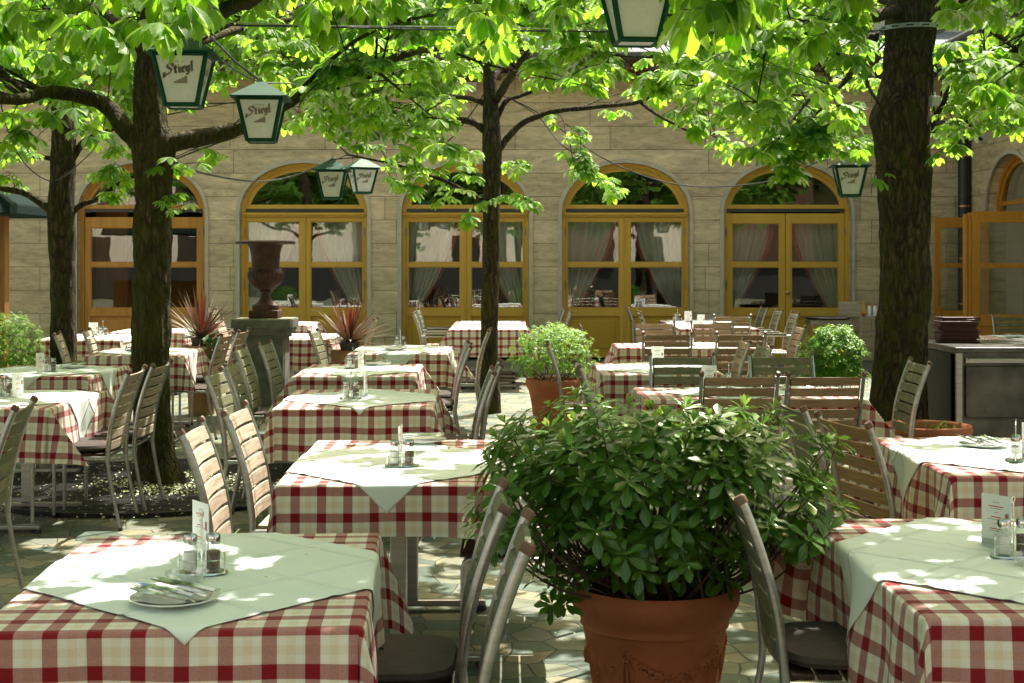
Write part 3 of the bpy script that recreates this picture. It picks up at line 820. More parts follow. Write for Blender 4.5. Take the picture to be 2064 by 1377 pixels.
PROTO = {}
def chair(kind, label, X, Y, face, arms=False, lean=0.0):
    """X,Y = where the top of the backrest is; face = heading in degrees (0 = +x)"""
    if kind not in PROTO:
        spec = {'grey': ('wood_grey', 'wood_grey', None, False), 'greyc': ('wood_grey', 'wood_dark', 'cushion', False), 'dark': ('wood_moss', 'wood_dark', 'cushion_dark', False),
                'moss': ('wood_moss', 'wood_dark', None, False), 'brown': ('wood_brown', 'wood_dark', None, False), 'brownc': ('wood_brown', 'wood_dark', 'cushion', False),
                'warm': ('wood_warm', 'wood_warm', None, False), 'bare': ('wood_moss', 'wood_dark', None, False), 'mossc': ('wood_moss', 'wood_dark', 'cushion', False), 'arm': ('wood_moss', 'wood_grey', None, True)}[kind]
        PROTO[kind] = chair_proto(label, M[spec[0]], M[spec[1]], M[spec[2]] if spec[2] else None, spec[3])
        o = PROTO[kind]
    else:
        o = copy_tree(PROTO[kind])
    a = R(face + random.uniform(-2.5, 2.5))
    o.location = (X + .33 * math.cos(a), Y + .33 * math.sin(a), 0)
    o.rotation_euler = (0, 0, a)
    o['label'] = label; o['category'] = 'chair'; o['group'] = 'slatted terrace chairs'
    return o

# ------------------------------------------------------------------ tables, cloths
ZT = .745
def drape(x, y, W, D, off, flare, seed, wav=1.0):
    """map a flat cloth point (table-centred) to its draped position"""
    hx, hy = W / 2, D / 2
    ex, ey = abs(x) - hx, abs(y) - hy
    sx, sy = math.copysign(1, x), math.copysign(1, y)
    top = ZT + off
    if ex <= 0 and ey <= 0:
        z = top + .0022 * mnoise.noise(Vector((x * 3.5, y * 3.5, seed)))
        return (x, y, z)
    def wave(s, d, k):
        return wav * min(1, d / .22) * (.06 * mnoise.noise(Vector((s * 3.6, k, seed + d * 1.2))) + .013 * math.sin(s * 14 + seed * 2 + k + 2 * mnoise.noise(Vector((s * 2, k, seed)))) + .010 * mnoise.noise(Vector((s * 11, k, seed + d * 3))))
    rr = .016
    def fall(d):                     # rounded edge: outward, down
        if d < rr * PI / 2:
            a = d / rr; return rr * math.sin(a), rr * (1 - math.cos(a))
        dd = d - rr * PI / 2
        return rr + dd * .06, rr + dd * .998
    if ey <= 0:
        o, dn = fall(ex); dn *= 1 + .05 * mnoise.noise(Vector((y * 3, seed, 2))); return (sx * (hx + o + off + wave(y, ex, sx * 3)), y, top - dn)
    if ex <= 0:
        o, dn = fall(ey); dn *= 1 + .05 * mnoise.noise(Vector((x * 3, seed, 5))); return (x, sy * (hy + o + off + wave(x, ey, sy * 7 + 1)), top - dn)
    r = math.hypot(ex, ey); th = math.atan2(ey, ex)       # 0 = x side, 90 = y side
    k = 1 - abs(th - PI / 4) / (PI / 4)
    fl = flare[(0 if sx < 0 else 1) + (0 if sy < 0 else 2)]  # (max angle, heading shift)
    phi = fl[0] * k + .06
    dn = r * math.cos(phi); out = r * math.sin(phi)
    # tip direction: diagonal rotated by heading shift
    base = PI / 4 + fl[1]
    ang = th + (base - th) * min(1, k * 1.6)
    o0, _ = fall(min(r, .03))
    b = rr * .8
    return (sx * (hx + min(b, r) * math.cos(th) + off + out * math.cos(ang)), sy * (hy + min(b, r) * math.sin(th) + off + out * math.sin(ang)), top - max(dn - .004, 0) + .0)

def cloth_obj(name, mat, W, D, pts_fn, nu, nv, off, flare, seed, parent=None):
    V = []; UV = []; Fc = []
    for i in range(nu + 1):
        for j in range(nv + 1):
            x, y, u, v = pts_fn(i / nu, j / nv)
            q = drape(x, y, W, D, off, flare, seed)
            if off > 0:                                   # ironed creases stand a little proud
                cr = 0
                for w_ in (u, v):
                    for c0 in (-.22, 0, .22):
                        cr = max(cr, 1 - abs(w_ - c0) / .022)
                edge = max(0, max(abs(x) - W / 2, abs(y) - D / 2))
                if edge <= 0: q = (q[0], q[1], q[2] +   .0035 * cr + .0015 * (1 + mnoise.noise(Vector((u * 6, v * 6, seed)))))
            V.append(q); UV.append((u, v))
    for i in range(nu):
        for j in range(nv):
            a = i * (nv + 1) + j; Fc.append((a, a + nv + 1, a + nv + 2, a + 1))
    b = MB(); b.v = V; b.f = Fc; b.m = [0] * len(Fc); b.uv = UV
    me = b.mesh(name, mat); me.polygons.foreach_set('use_smooth', [True] * len(me.polygons))
    return put(name, me, parent)

TABLES = {}
def table(key, desc, X, Y, W, D, rz=0, flare=None, top=None, hang=.30, res=1.0, seed=1, cloth2=True):
    """X,Y centre. W across, D deep"""
    t = thing('terrace_table', '%s, standing on steel columns' % desc[4:], 'table', (X, Y, 0), R(rz), 'terrace tables')
    b = MB(); b.box(-W / 2 + .01, W / 2 - .01, -D / 2 + .01, D / 2 - .01, ZT - .03, ZT - .004); b.build('tabletop', M['wood_brown'], t)
    longy = D >= W
    for sgn in (-1, 1):
        c = (0, sgn * D * .34) if longy else (sgn * W * .34, 0)
        b = MB(); b.box(c[0] - .032, c[0] + .032, c[1] - .032, c[1] + .032, .05, ZT - .03); b.build('column', M['steel'], t, bevel=.006)
        b = MB()
        if longy: b.box(-.34, .34, c[1] - .03, c[1] + .03, .022, .052)
        else: b.box(c[0] - .03, c[0] + .03, -.34, .34, .022, .052)
        ft = b.build('base_foot', M['steel'], t, bevel=.008)
        for q in (-1, 1):
            b = MB(); cc = (q * .32, c[1]) if longy else (c[0], q * .32)
            b.lathe([(.02, 0), (.024, .004), (.02, .022)], 10, (cc[0], cc[1], 0)); b.build('foot_pad', M['black'], ft)
    fl = flare or [(.62, -.2), (.62, .2), (.6, .2), (.6, -.2)]
    A, B = W / 2 + hang, D / 2 + hang
    def grid(edge, full, n):
        return None
    # non-uniform sampling keeps the edges crisp
    def warp(t_, h, full):
        ks = [-full, -h - .02, -h, h, h + .02, full]; cs = [0, .26, .32, .68, .74, 1]
        for i in range(5):
            if t_ <= cs[i + 1] + 1e-9: return ks[i] + (ks[i + 1] - ks[i]) * (t_ - cs[i]) / (cs[i + 1] - cs[i])
    n = int(75 * res); n -= n % 25
    n = max(n, 50)
    ou, ov = seed * .013, seed * .029
    def f1(a, b_):
        x, y = warp(a, W / 2, A), warp(b_, D / 2, B)
        return x, y, x + ou, y + ov
    c = cloth_obj('checked_tablecloth', M['check'], W, D, f1, n, n, 0.0, fl, seed)
    c.location = (X, Y, 0); c.rotation_euler = (0, 0, R(rz))
    tag(c, 'red checked cloth on %s' % desc, 'tablecloth', 'checked tablecloths')
    if cloth2:
        ang, side, ox, oy = top or (45, .86, 0, 0)
        ca, sa = math.cos(R(ang)), math.sin(R(ang)); h = side / 2
        def f2(a, b_):
            u, v = (a * 2 - 1) * h, (b_ * 2 - 1) * h
            e = .004 * mnoise.noise(Vector((u * 9, v * 9, seed + 4))) if max(abs(u), abs(v)) > h * .97 else 0
            e += .006 * mnoise.noise(Vector((u * 2.5, v * 2.5, seed + 9)))
            x = ox + (u + e) * ca - (v + e) * sa; y = oy + (u + e) * sa + (v + e) * ca
            return x, y, u, v
        c2 = cloth_obj('white_topper_cloth', M['linen'], W, D, f2, int(64 * res), int(64 * res), .0032, fl, seed)
        c2.location = c.location; c2.rotation_euler = c.rotation_euler
        tag(c2, 'white topper cloth on %s' % desc, 'tablecloth', 'white topper cloths')
        md = c2.modifiers.new('s', 'SOLIDIFY'); md.thickness = .0008; md.offset = 1
    TABLES[key] = (X, Y, R(rz), desc)
    return t

def on_table(key, x, y):
    X, Y, a, d = TABLES[key]
    return (X + x * math.cos(a) - y * math.sin(a), Y + x * math.sin(a) + y * math.cos(a), ZT + .0065)

# ------------------------------------------------------------------ table items
ITEM = {}
def place(kind, maker, label, loc, rz, cat, group):
    if kind not in ITEM:
        ITEM[kind] = maker(label); o = ITEM[kind]
    else: o = copy_tree(ITEM[kind])
    o.location = loc; o.rotation_euler = (0, 0, rz)
    o['label'] = label; o['category'] = cat; o['group'] = group
    return o
def mk_caddy(label):
    t = thing('condiment_caddy', label, 'caddy')
    b = MB(); b.lathe([(.0, .0), (.052, .0), (.056, .003), (.054, .007), (.0, .007)], 28); o = b.build('base_plate', M['chrome'], t, smooth=True); o.scale = (1.25, .8, 1)
    b = MB(); r = .0018
    b.tube([(0, 0, .005), (0, 0, .15), (.004, 0, .162), (0, 0, .172), (-.006, 0, .163), (-.002, 0, .15)], .0024, 8)
    for sx in (-1, 1): b.tube([(sx * .06, 0, .006), (sx * .06, 0, .05), (sx * .058, 0, .056)], .002, 6)
    for sx in (-1, 1):
        ring = [(sx * .03 + .0245 * math.cos(2 * PI * k / 16), .0245 * math.sin(2 * PI * k / 16), .038) for k in range(17)]
        b.tube(ring, .0012, 5, caps=False)
    b.build('wire_holder', M['chrome'], t, smooth=True)
    for sx, cont in ((-1, 'salt'), (1, 'pepper')):
        b = MB(); b.lathe([(.019, .009), (.0205, .014), (.0205, .070), (.0175, .078), (.0165, .084)], 18, (sx * .03, 0, 0)); s = b.build('shaker', M['clear'], t, smooth=True)
        b = MB(); b.lathe([(.0165, .012), (.0178, .016), (.0178, .060), (.0, .063)], 16, (sx * .03, 0, 0)); b.build('%s_filling' % cont, M[cont], s, smooth=True)
        b = MB(); b.lathe([(.0185, .080), (.0190, .084), (.0190, .100), (.0165, .106), (.0, .108)], 18, (sx * .03, 0, 0)); b.build('shaker_cap', M['cutlery'], s, smooth=True)
    return t
def mk_menu(label):
    t = thing('menu_card', label, 'menu')
    b = MB(); b.box(-.05, .05, -.0015, .0015, 0, .15); b.build('card', M['paper'], t)
    b = MB()
    for z, w, red in ((.128, .02, 0), (.115, .05, 1), (.109, .036, 0), (.098, .014, 0), (.084, .034, 1), (.078, .056, 0), (.066, .016, 0), (.05, .04, 1), (.044, .05, 0), (.034, .02, 0)):
        for s_ in (-1, 1):
            b.box(-w / 2, w / 2, s_ * .0015 if s_ > 0 else -.0021, .0021 if s_ > 0 else -.0015, z, z + (.003 if red else .0016), red)
    b.build('printed_lines', [M['print_grey'], M['print_red']], t)
    b = MB(); b.box(.03, .043, -.0021, -.0015, .075, .10, 0); b.box(.033, .040, -.0024, -.0021, .078, .096, 1); b.build('printed_picture', [M['print_grey'], M['print_red']], t)
    b = MB(); b.box(-.052, .052, -.014, .014, 0, .006); b.box(-.05, .05, -.005, -.0015, .006, .02); b.build('stand', M['clear'], t)
    return t
def mk_ashtray(label):
    o = MB(); o.lathe([(.030, 0), (.046, .002), (.052, .030), (.049, .031), (.044, .012), (.0, .010)], 28)
    o = o.build('glass_ashtray', M['clear'], None, smooth=True); tag(o, label, 'ashtray'); return o
def mk_plate(label):
    o = MB(); o.lathe([(.05, 0), (.055, .002), (.10, .012), (.108, .016), (.1075, .0185), (.098, .016), (.056, .006), (.0, .005)], 40)
    o = o.build('side_plate', M['white_ceramic'], None, smooth=True); tag(o, label, 'plate'); return o
def mk_fork(label):
    b = MB()
    pr = [(-.10, .0055, 0), (-.06, .0048, .002), (0, .0030, .004), (.03, .0035, .003), (.045, .011, .002), (.062, .0118, -.001)]
    vs = []; fs = []
    for x, w, z in pr:
        vs += [(x, -w, z), (x, w, z), (x, w, z + .0018), (x, -w, z + .0018)]
    for i in range(len(pr) - 1):
        for k in range(4):
            a = i * 4 + k; c = i * 4 + (k + 1) % 4; fs.append((a, c, c + 4, a + 4))
    fs += [(3, 2, 1, 0), tuple(len(vs) - 4 + k for k in range(4))]
    b.add(vs, fs)
    for k in range(4):
        y = -.0095 + k * .0063
        b.tube([(.060, y, 0), (.080, y, .0), (.098, y, .004)], [.0016, .0015, .0007], 5)
    o = b.build('fork', M['cutlery'], None, smooth=True); tag(o, label, 'fork'); return o
def mk_knife(label):
    b = MB(); pr = [(-.10, .0075, .0035), (-.05, .0065, .0035), (0, .0055, .003), (.01, .009, .0012), (.07, .0095, .0010), (.092, .006, .0008), (.10, .001, .0006)]
    vs = []; fs = []
    for x, w, h in pr: vs += [(x, -w * .8, 0), (x, w, 0), (x, w * .9, h), (x, -w * .7, h)]
    for i in range(len(pr) - 1):
        for k in range(4):
            a = i * 4 + k; c = i * 4 + (k + 1) % 4; fs.append((a, c, c + 4, a + 4))
    fs += [(3, 2, 1, 0), tuple(len(vs) - 4 + k for k in range(4))]
    b.add(vs, fs); o = b.build('knife', M['cutlery'], None, smooth=True); tag(o, label, 'knife'); return o
def mk_pnapkin(label):
    V = []; Fc = []; n = 10
    for i in range(n + 1):
        for j in range(n + 1):
            x, y = (i / n - .5) * .16, (j / n - .5) * .16
            V.append((x, y, .003 + .004 * mnoise.noise(Vector((x * 14, y * 14, 5))) + max(0, math.hypot(x, y) - .07) * .35))
    for i in range(n):
        for j in range(n):
            a = i * (n + 1) + j; Fc.append((a, a + n + 1, a + n + 2, a + 1))
    b = MB(); b.add(V, Fc); o = b.build('paper_napkin', M['paper'], None, smooth=True); tag(o, label, 'napkin'); return o
def caddy(k, x, y, rz=0, extra=''): return place('caddy', mk_caddy, 'salt and pepper set on %s' % TABLES[k][3], on_table(k, x, y), rz, 'caddy', 'condiment caddies')
def menu(k, x, y, rz=0): return place('menu', mk_menu, 'upright white menu card on %s' % TABLES[k][3], on_table(k, x, y), rz, 'menu', 'menu cards on the tables')
def ashtray(k, x, y): return place('ash', mk_ashtray, 'clear glass ashtray on %s' % TABLES[k][3], on_table(k, x, y), 0, 'ashtray', 'glass ashtrays')
def plate(k, x, y): return place('plate', mk_plate, 'white side plate on %s' % TABLES[k][3], on_table(k, x, y), 0, 'plate', 'side plates')
def cutlery(k, x, y, n, rz, spread=.030):
    pos = ['frontmost', 'second', 'third', 'rearmost', 'fifth', 'sixth']
    plate(k, x, y)
    p = on_table(k, x, y)
    o = place('pn', mk_pnapkin, 'paper napkin under cutlery on %s' % TABLES[k][3], (p[0], p[1], p[2] + .008), rz + .5, 'napkin', 'paper napkins on the plates')
    for i in range(n):
        for j, (kd, mk) in enumerate((('fork', mk_fork), ('knife', mk_knife))):
            q = (i * 2 + j - (2 * n - 1) / 2) * spread * .62
            a = rz + random.uniform(-.22, .22)
            loc = (p[0] - math.sin(rz) * q + random.uniform(-.008, .008), p[1] + math.cos(rz) * q, p[2] + .027 + .006 * (j) + random.uniform(0, .006))
            o = place(kd, mk, '%s %s in the pile on %s' % (pos[i], kd, TABLES[k][3]), loc, a, kd, 'cutlery on the plates')
            o.rotation_euler = (random.uniform(-.5, .5), random.uniform(-.12, .06), a)
# ================================================================== SETTING
def struct(o): o['kind'] = 'structure'; return o
b = MB(); n = 40
b.poly([(-60, -40, 0), (60, -40, 0), (60, 90, 0), (-60, 90, 0)])
struct(b.build('terrace_paving', M['paving']))

YW, XW = 22.75, 7.3
SPR, OA, OB = 2.374, 1.02, .79
bld = thing('restaurant_building', 'long travertine restaurant front with five arched ochre doorways and a side wing', 'building', (0, 0, 0))
def fac(u, z, d=0): return (u, YW + d, z)
def wing(u, z, d=0): return (XW + d, u, z)
def wall_with_arches(name, P, u0, u1, ztop, centres, mat, rev=.30):
    b = MB(); n = 28
    cur = u0
    for c in centres:
        b.poly([P(cur, 0), P(c - OA, 0), P(c - OA, ztop), P(cur, ztop)])
        pts = [(c - OA * math.cos(PI * k / n), SPR + OB * math.sin(PI * k / n)) for k in range(n + 1)]
        for (ua, za), (ub, zb) in zip(pts, pts[1:]):
            b.poly([P(ua, za), P(ub, zb), P(ub, ztop), P(ua, ztop)])
            b.poly([P(ua, za), P(ua, za, rev), P(ub, zb, rev), P(ub, zb)])
        b.poly([P(c - OA, 0), P(c - OA, SPR), P(c - OA, SPR, rev), P(c - OA, 0, rev)])
        b.poly([P(c + OA, SPR), P(c + OA, 0), P(c + OA, 0, rev), P(c + OA, SPR, rev)])
        cur = c + OA
    b.poly([P(cur, 0), P(u1, 0), P(u1, ztop), P(cur, ztop)])
    return b.build(name, mat, bld)
DOORS = [(p - CX) / 126 for p in (285, 612, 938, 1261, 1587)]
WD = 20.85
wall_with_arches('front_wall', fac, -16, XW, 4.6, DOORS, M['travertine'])
wall_with_arches('wing_wall', wing, 11.5, YW, 4.6, [WD], M['travertine'])
b = MB(); b.poly([(XW, 11.5, 0), (XW, 11.5, 4.6), (XW + 8, 11.5, 4.6), (XW + 8, 11.5, 0)]); b.build('wing_end_wall', M['travertine'], bld)

def surround(P, c):
    b = MB(); n = 28; pr = -.028
    inner = [(c - OA, 0)] + [(c - OA * math.cos(PI * k / n), SPR + OB * math.sin(PI * k / n)) for k in range(n + 1)] + [(c + OA, 0)]
    outer = [(c - OA - .06, 0)] + [(c - (OA + .06) * math.cos(PI * k / n), SPR + (OB + .06) * math.sin(PI * k / n)) for k in range(n + 1)] + [(c + OA + .06, 0)]
    for i in range(len(inner) - 1):
        a, b_, c_, d_ = inner[i], inner[i + 1], outer[i + 1], outer[i]
        b.poly([P(*a, pr), P(*b_, pr), P(*c_, pr), P(*d_, pr)])
        b.poly([P(*d_, pr), P(*c_, pr), P(*c_, .0), P(*d_, .0)])
        b.poly([P(*a, pr), P(*a, .03), P(*b_, .03), P(*b_, pr)])
    b.build('arch_surround', M['pale_stone'], bld)
def slab(b, P, u0, u1, z0, z1, d0, d1, mi=0):
    a = [P(u0, z0, d0), P(u1, z0, d0), P(u1, z0, d1), P(u0, z0, d1), P(u0, z1, d0), P(u1, z1, d0), P(u1, z1, d1), P(u0, z1, d1)]
    b.add(a, [(0, 3, 2, 1), (4, 5, 6, 7), (0, 1, 5, 4), (1, 2, 6, 5), (2, 3, 7, 6), (3, 0, 4, 7)], mi)
def doorway(P, c, kind, mat, matp):
    D0 = .17
    unit = put('arched_doorway', None, bld); unit.location = (0, 0, 0)
    b = MB(); n = 28; ia, ib = .895, .665
    def ring(a0, b0, a1, b1, d0, d1):
        for k in range(n):
            t0, t1 = PI * k / n, PI * (k + 1) / n
            p = [(c - a0 * math.cos(t0), SPR + b0 * math.sin(t0)), (c - a0 * math.cos(t1), SPR + b0 * math.sin(t1)), (c - a1 * math.cos(t1), SPR + b1 * math.sin(t1)), (c - a1 * math.cos(t0), SPR + b1 * math.sin(t0))]
            b.poly([P(*q, d0) for q in p]); b.poly([P(*p[2], d0), P(*p[2], d1), P(*p[3], d1), P(*p[3], d0)])
            b.poly([P(*p[0], d0), P(*p[1], d0), P(*p[1], d1), P(*p[0], d1)])
    ring(1.018, .788, .955, .725, D0 - .03, D0 + .05)
    ring(.953, .723, ia, ib, D0, D0 + .06)
    if kind != 'gone':
        for s_ in (-1, 1): slab(b, P, c + s_ * .955, c + s_ * 1.018, .0, SPR - .001, D0 - .03, D0 + .05)
    slab(b, P, c - .955, c + .955, 2.437, 2.500, D0 - .012, D0 + .06)
    b.build('arch_frame', mat, unit)
    b = MB(); m = 24
    pts = []
    for k in range(m + 1):
        t = .19 + (PI - .38) * k / m; pts.append(P(c - (ia + .01) * math.cos(t), SPR + (ib + .01) * math.sin(t), D0 + .035))
    b.poly(pts); fl = b.build('fanlight_pane', M['glass'], unit)
    if kind in ('win', 'door', 'brown', 'wing'):
        b = MB(); slab(b, P, c - .95, c + .95, 2.382, 2.436, D0 - .02, D0 + .06); b.build('roller_housing', M['dark_trim'], unit)
    if kind == 'win':
        b = MB(); slab(b, P, c - 1.0, c + 1.0, 2.335, 2.372, D0 - .085, D0 + .03); slab(b, P, c - .985, c + .985, 2.305, 2.334, D0 - .06, D0 + .03); b.build('cornice', mat, unit, bevel=.006)
    if kind == 'gone': return unit
    zt, g1, g2, g3, g4 = (2.302, 2.23, 1.572, 1.50, .834) if kind != 'door' else (2.36, 2.20, 1.572, 1.495, .83)
    if kind == 'brown': zt, g1 = 2.30, 2.13
    for s_ in (-1, 1):
        i0, i1 = (.087, .93) if kind == 'win' else (.095, .86)
        sash = MB()
        e0, e1 = (.012, .952) if kind == 'win' else (.004, .952)
        def X_(v): return c + s_ * v
        def sl(u0, u1, z0, z1, d0, d1): slab(sash, P, min(X_(u0), X_(u1)), max(X_(u0), X_(u1)), z0, z1, d0, d1)
        sl(e0, i0, .04, zt, D0 - .01, D0 + .045); sl(i1, e1, .04, zt, D0 - .01, D0 + .045)
        sl(i0, i1, g1, zt, D0 - .01, D0 + .045); sl(i0, i1, g3, g2, D0 - .004, D0 + .04); sl(i0, i1, .705, g4, D0 - .01, D0 + .045); sl(i0, i1, .04, .12, D0 - .01, D0 + .045)
        for (z0, z1) in ((g2, g1), (g4, g3)):                              # glazing beads
            sl(i0, i0 + .014, z0, z1, D0 + .002, D0 + .03); sl(i1 - .014, i1, z0, z1, D0 + .002, D0 + .03)
            sl(i0 + .014, i1 - .014, z0, z0 + .012, D0 + .002, D0 + .03); sl(i0 + .014, i1 - .014, z1 - .012, z1, D0 + .002, D0 + .03)
        so = sash.build('door_leaf', mat, unit, bevel=.004)
        b = MB(); slab(b, P, min(X_(i0), X_(i1)), max(X_(i0), X_(i1)), .12, .705, D0 + .022, D0 + .04)
        slab(b, P, min(X_(i0 + .07), X_(i1 - .07)), max(X_(i0 + .07), X_(i1 - .07)), .19, .635, D0 + .008, D0 + .0215)
        b.build('lower_panel', matp, so, bevel=.005)
        for (z0, z1) in ((g2, g1), (g4, g3)):
            b = MB(); u0, u1 = sorted((X_(i0), X_(i1))); b.poly([P(u0, z0, D0 + .025), P(u1, z0, D0 + .025), P(u1, z1, D0 + .025), P(u0, z1, D0 + .025)])
            b.build('window_pane', M['glass'], so)
        for zz in (.35, 1.15, 2.0):
            b = MB(); p = P(c + s_ * .956, zz, D0 - .04); b.tube([p, (p[0], p[1], p[2] + .13)], .009, 8); b.build('hinge', M['brass'] if kind == 'brown' else M['steel_dark'], so, smooth=True)
    if kind == 'win':
        b = MB(); slab(b, P, c - .011, c + .011, .04, 2.30, D0 - .03, D0 + .02); b.build('centre_post', mat, unit)
    if kind == 'door':
        b = MB(); p = Vector(P(c + .03, 1.085, D0 - .012))
        b.lathe([(.030, 0), (.030, .006), (.012, .012), (.012, .03), (.028, .042), (.030, .055), (.018, .066), (.0, .07)], 18)
        kn = b.build('door_knob', M['brass'], unit, smooth=True); kn.rotation_euler = (R(90), 0, 0); kn.location = p
    return unit
for i, c in enumerate(DOORS):
    surround(fac, c)
    if i == 0: doorway(fac, c, 'brown', M['orange_wood'], M['orange_wood'])
    elif i == 4: doorway(fac, c, 'door', M['ochre'], M['ochre_deep'])
    else: doorway(fac, c, 'win', M['ochre'], M['ochre_deep'])
surround(wing, WD); doorway(wing, WD, 'gone', M['orange_wood'], M['orange_wood'])

# rooms behind the glass
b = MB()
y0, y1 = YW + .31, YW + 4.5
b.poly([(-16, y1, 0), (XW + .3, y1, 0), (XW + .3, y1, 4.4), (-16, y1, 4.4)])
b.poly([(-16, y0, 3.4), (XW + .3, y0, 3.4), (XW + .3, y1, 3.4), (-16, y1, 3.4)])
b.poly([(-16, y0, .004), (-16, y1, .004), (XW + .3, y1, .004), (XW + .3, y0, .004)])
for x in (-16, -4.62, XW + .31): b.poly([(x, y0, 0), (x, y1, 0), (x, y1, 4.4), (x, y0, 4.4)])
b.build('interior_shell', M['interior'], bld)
b = MB(); b.box(-5.3, -4.68, YW + 1.6, YW + 1.7, 0.01, 3.3); b.box(-7.3, -6.75, YW + 2.2, YW + 2.3, 0.01, 3.3); b.build('interior_partition', M['interior_wood'], bld)
b = MB(); b.poly([(XW + 3.2, 12, 0), (XW + 3.2, YW, 0), (XW + 3.2, YW, 4.4), (XW + 3.2, 12, 4.4)]); b.poly([(XW + .31, 12, .004), (XW + 3.2, 12, .004), (XW + 3.2, YW, .004), (XW + .31, YW, .004)])
b.build('wing_interior', M['cream_wall'], bld)
# eaves and roof
b = MB(); b.poly([(-16, YW - .75, 4.62), (XW - .75, YW - .75, 4.62), (XW + 8, YW + .0, 4.62), (-16, YW, 4.62)]); b.box(-16, XW - .7, YW - .80, YW - .752, 4.55, 4.78)
for i in range(30): b.box(-15.5 + i * .76, -15.38 + i * .76, YW - .745, YW - .005, 4.48, 4.60)
b.box(XW - .80, XW - .752, 11.2, YW - .81, 4.55, 4.78); b.poly([(XW - .75, 11.2, 4.62), (XW + .1, 11.2, 4.62), (XW + .1, YW - .75, 4.62), (XW - .75, YW - .75, 4.62)])
b.build('eaves', M['dark_wood'], bld)
b = MB(); b.poly([(-16, YW - .85, 4.80), (XW + 8, YW - .85, 4.80), (XW + 8, YW + 5.2, 6.1), (-16, YW + 5.2, 6.1)]); b.poly([(XW - .85, 11, 4.81), (XW + 8, 11, 6.1), (XW + 8, YW + 4, 6.1), (XW - .85, YW - .6, 4.81)])
b.build('roof', M['roof'], bld)
b = MB(); b.tube([(-16, YW - .9, 4.76), (XW - .9, YW - .9, 4.76)], .07, 10); b.tube([(XW - .9, 11, 4.76), (XW - .9, YW - .9, 4.76)], .07, 10); b.build('gutter', M['lead'], bld, smooth=True)
o = MB(); o.box(-2.28, -.56, YW - .30, YW - .02, 4.27, 4.42); o = o.build('awning_box', M['plastic_white']); tag(o, 'long cream roller awning box under the eaves above the third arch', 'awning')
tb = thing('neighbouring_building', 'tall beige rendered house rising behind the restaurant roof', 'building', (0, 0, 0))
b = MB(); b.box(-25, 25, 28, 34, 0, 9.5); b.build('wall', M['beige_wall'], tb)
for i in range(9):
    b = MB(); x = -16 + i * 4.1; b.box(x - .55, x + .55, 27.9, 27.995, 6.55, 8.3); w = b.build('window', M['plastic_white'], tb)
    b = MB(); b.box(x - .45, x + .45, 27.88, 27.897, 6.65, 8.2); b.build('pane', M['glass'], w)
b = MB(); b.box(-25.5, 25.5, 27.4, 34.5, 9.5, 9.7); b.build('roof', M['roof'], tb)

# downpipe, camera
o = thing('downpipe', 'black downpipe with copper clips in the corner beside the wing', 'pipe', (7.19, YW - .13, 0))
b = MB(); b.tube([(0, 0, 0.02), (0, 0, 4.6)], .095, 18); p_ = b.build('pipe', M['pipe'], o, smooth=True)
for z in (.9, 1.62, 2.45, 3.25, 4.0):
    b = MB(); b.tube([(0, 0, z), (0, 0, z + .03)], .102, 18); b.build('clip', M['copper'], o, smooth=True)
o = thing('security_camera', 'small white dome security camera high on the wing wall', 'camera', (XW - .01, 21.9, 3.48))
b = MB(); b.tube([(0, 0, 0), (-.13, -.02, 0)], [.085, .08], 18); b.build('housing', M['plastic_white'], o, smooth=True)
b = MB(); b.lathe([(.055, 0), (.045, .03), (.0, .05)], 16); e = b.build('lens_dome', M['black'], o, smooth=True); e.rotation_euler = (R(100), 0, 0); e.location = (-.10, -.075, -.01); e.scale = (.7, .7, .7)

# opened glazed doors of the wing
def glazed_leaf(label, x0, x1, y, top, hand):
    t = thing('open_glazed_door', label, 'door', (x1, y, 0), 0, 'opened glazed doors of the wing')
    w = x1 - x0; b = MB()
    st = .105
    b.box(-w, -w + st, -.03, .03, .02, top); b.box(-st, 0, -.03, .03, .02, top)
    b.box(-w + st, -st, -.03, .03, top - .16, top); b.box(-w + st, -st, -.024, .024, 1.49, 1.56); b.box(-w + st, -st, -.03, .03, .68, .84); b.box(-w + st, -st, -.03, .03, .02, .14)
    b.build('frame', M['orange_wood'], t, bevel=.006)
    b = MB(); b.box(-w + st, -st, -.012, .012, .14, .68); b.build('lower_panel', M['orange_wood'], t)
    for z0, z1 in ((.84, 1.49), (1.56, top - .16)):
        b = MB(); b.poly([(-w + st, 0, z0), (-st, 0, z0), (-st, 0, z1), (-w + st, 0, z1)]); b.build('window_pane', M['glass'], t)
    if hand:
        b = MB(); b.box(-w + .035, -w + .065, -.042, -.031, .93, 1.2); h = b.build('handle_plate', M['brass'], t, bevel=.006)
        b = MB(); b.tube([(-w + .05, -.03, 1.07), (-w + .05, -.075, 1.07), (-w + .17, -.08, 1.065)], .009, 10); b.build('handle', M['brass'], h, smooth=True)
    else:
        b = MB(); b.box(-w - .006, -w - .001, -.02, .02, .85, 1.2); b.build('lock_plate', M['steel'], t)
        b = MB(); b.box(-w - .05, -w - .008, -.02, .06, .02, top - .02); b.box(-w - .10, -w - .055, .0, .09, .02, top - .04); b.build('folding_edge', M['orange_wood'], t, bevel=.005)
    return t
glazed_leaf('narrow open door leaf with brass lever handle beside the thick tree trunk', 6.44, 7.28, 21.72, 2.26, True)
glazed_leaf('nearer open folding door leaf standing out from the wing wall', 6.45, 7.29, 19.95, 2.29, False)

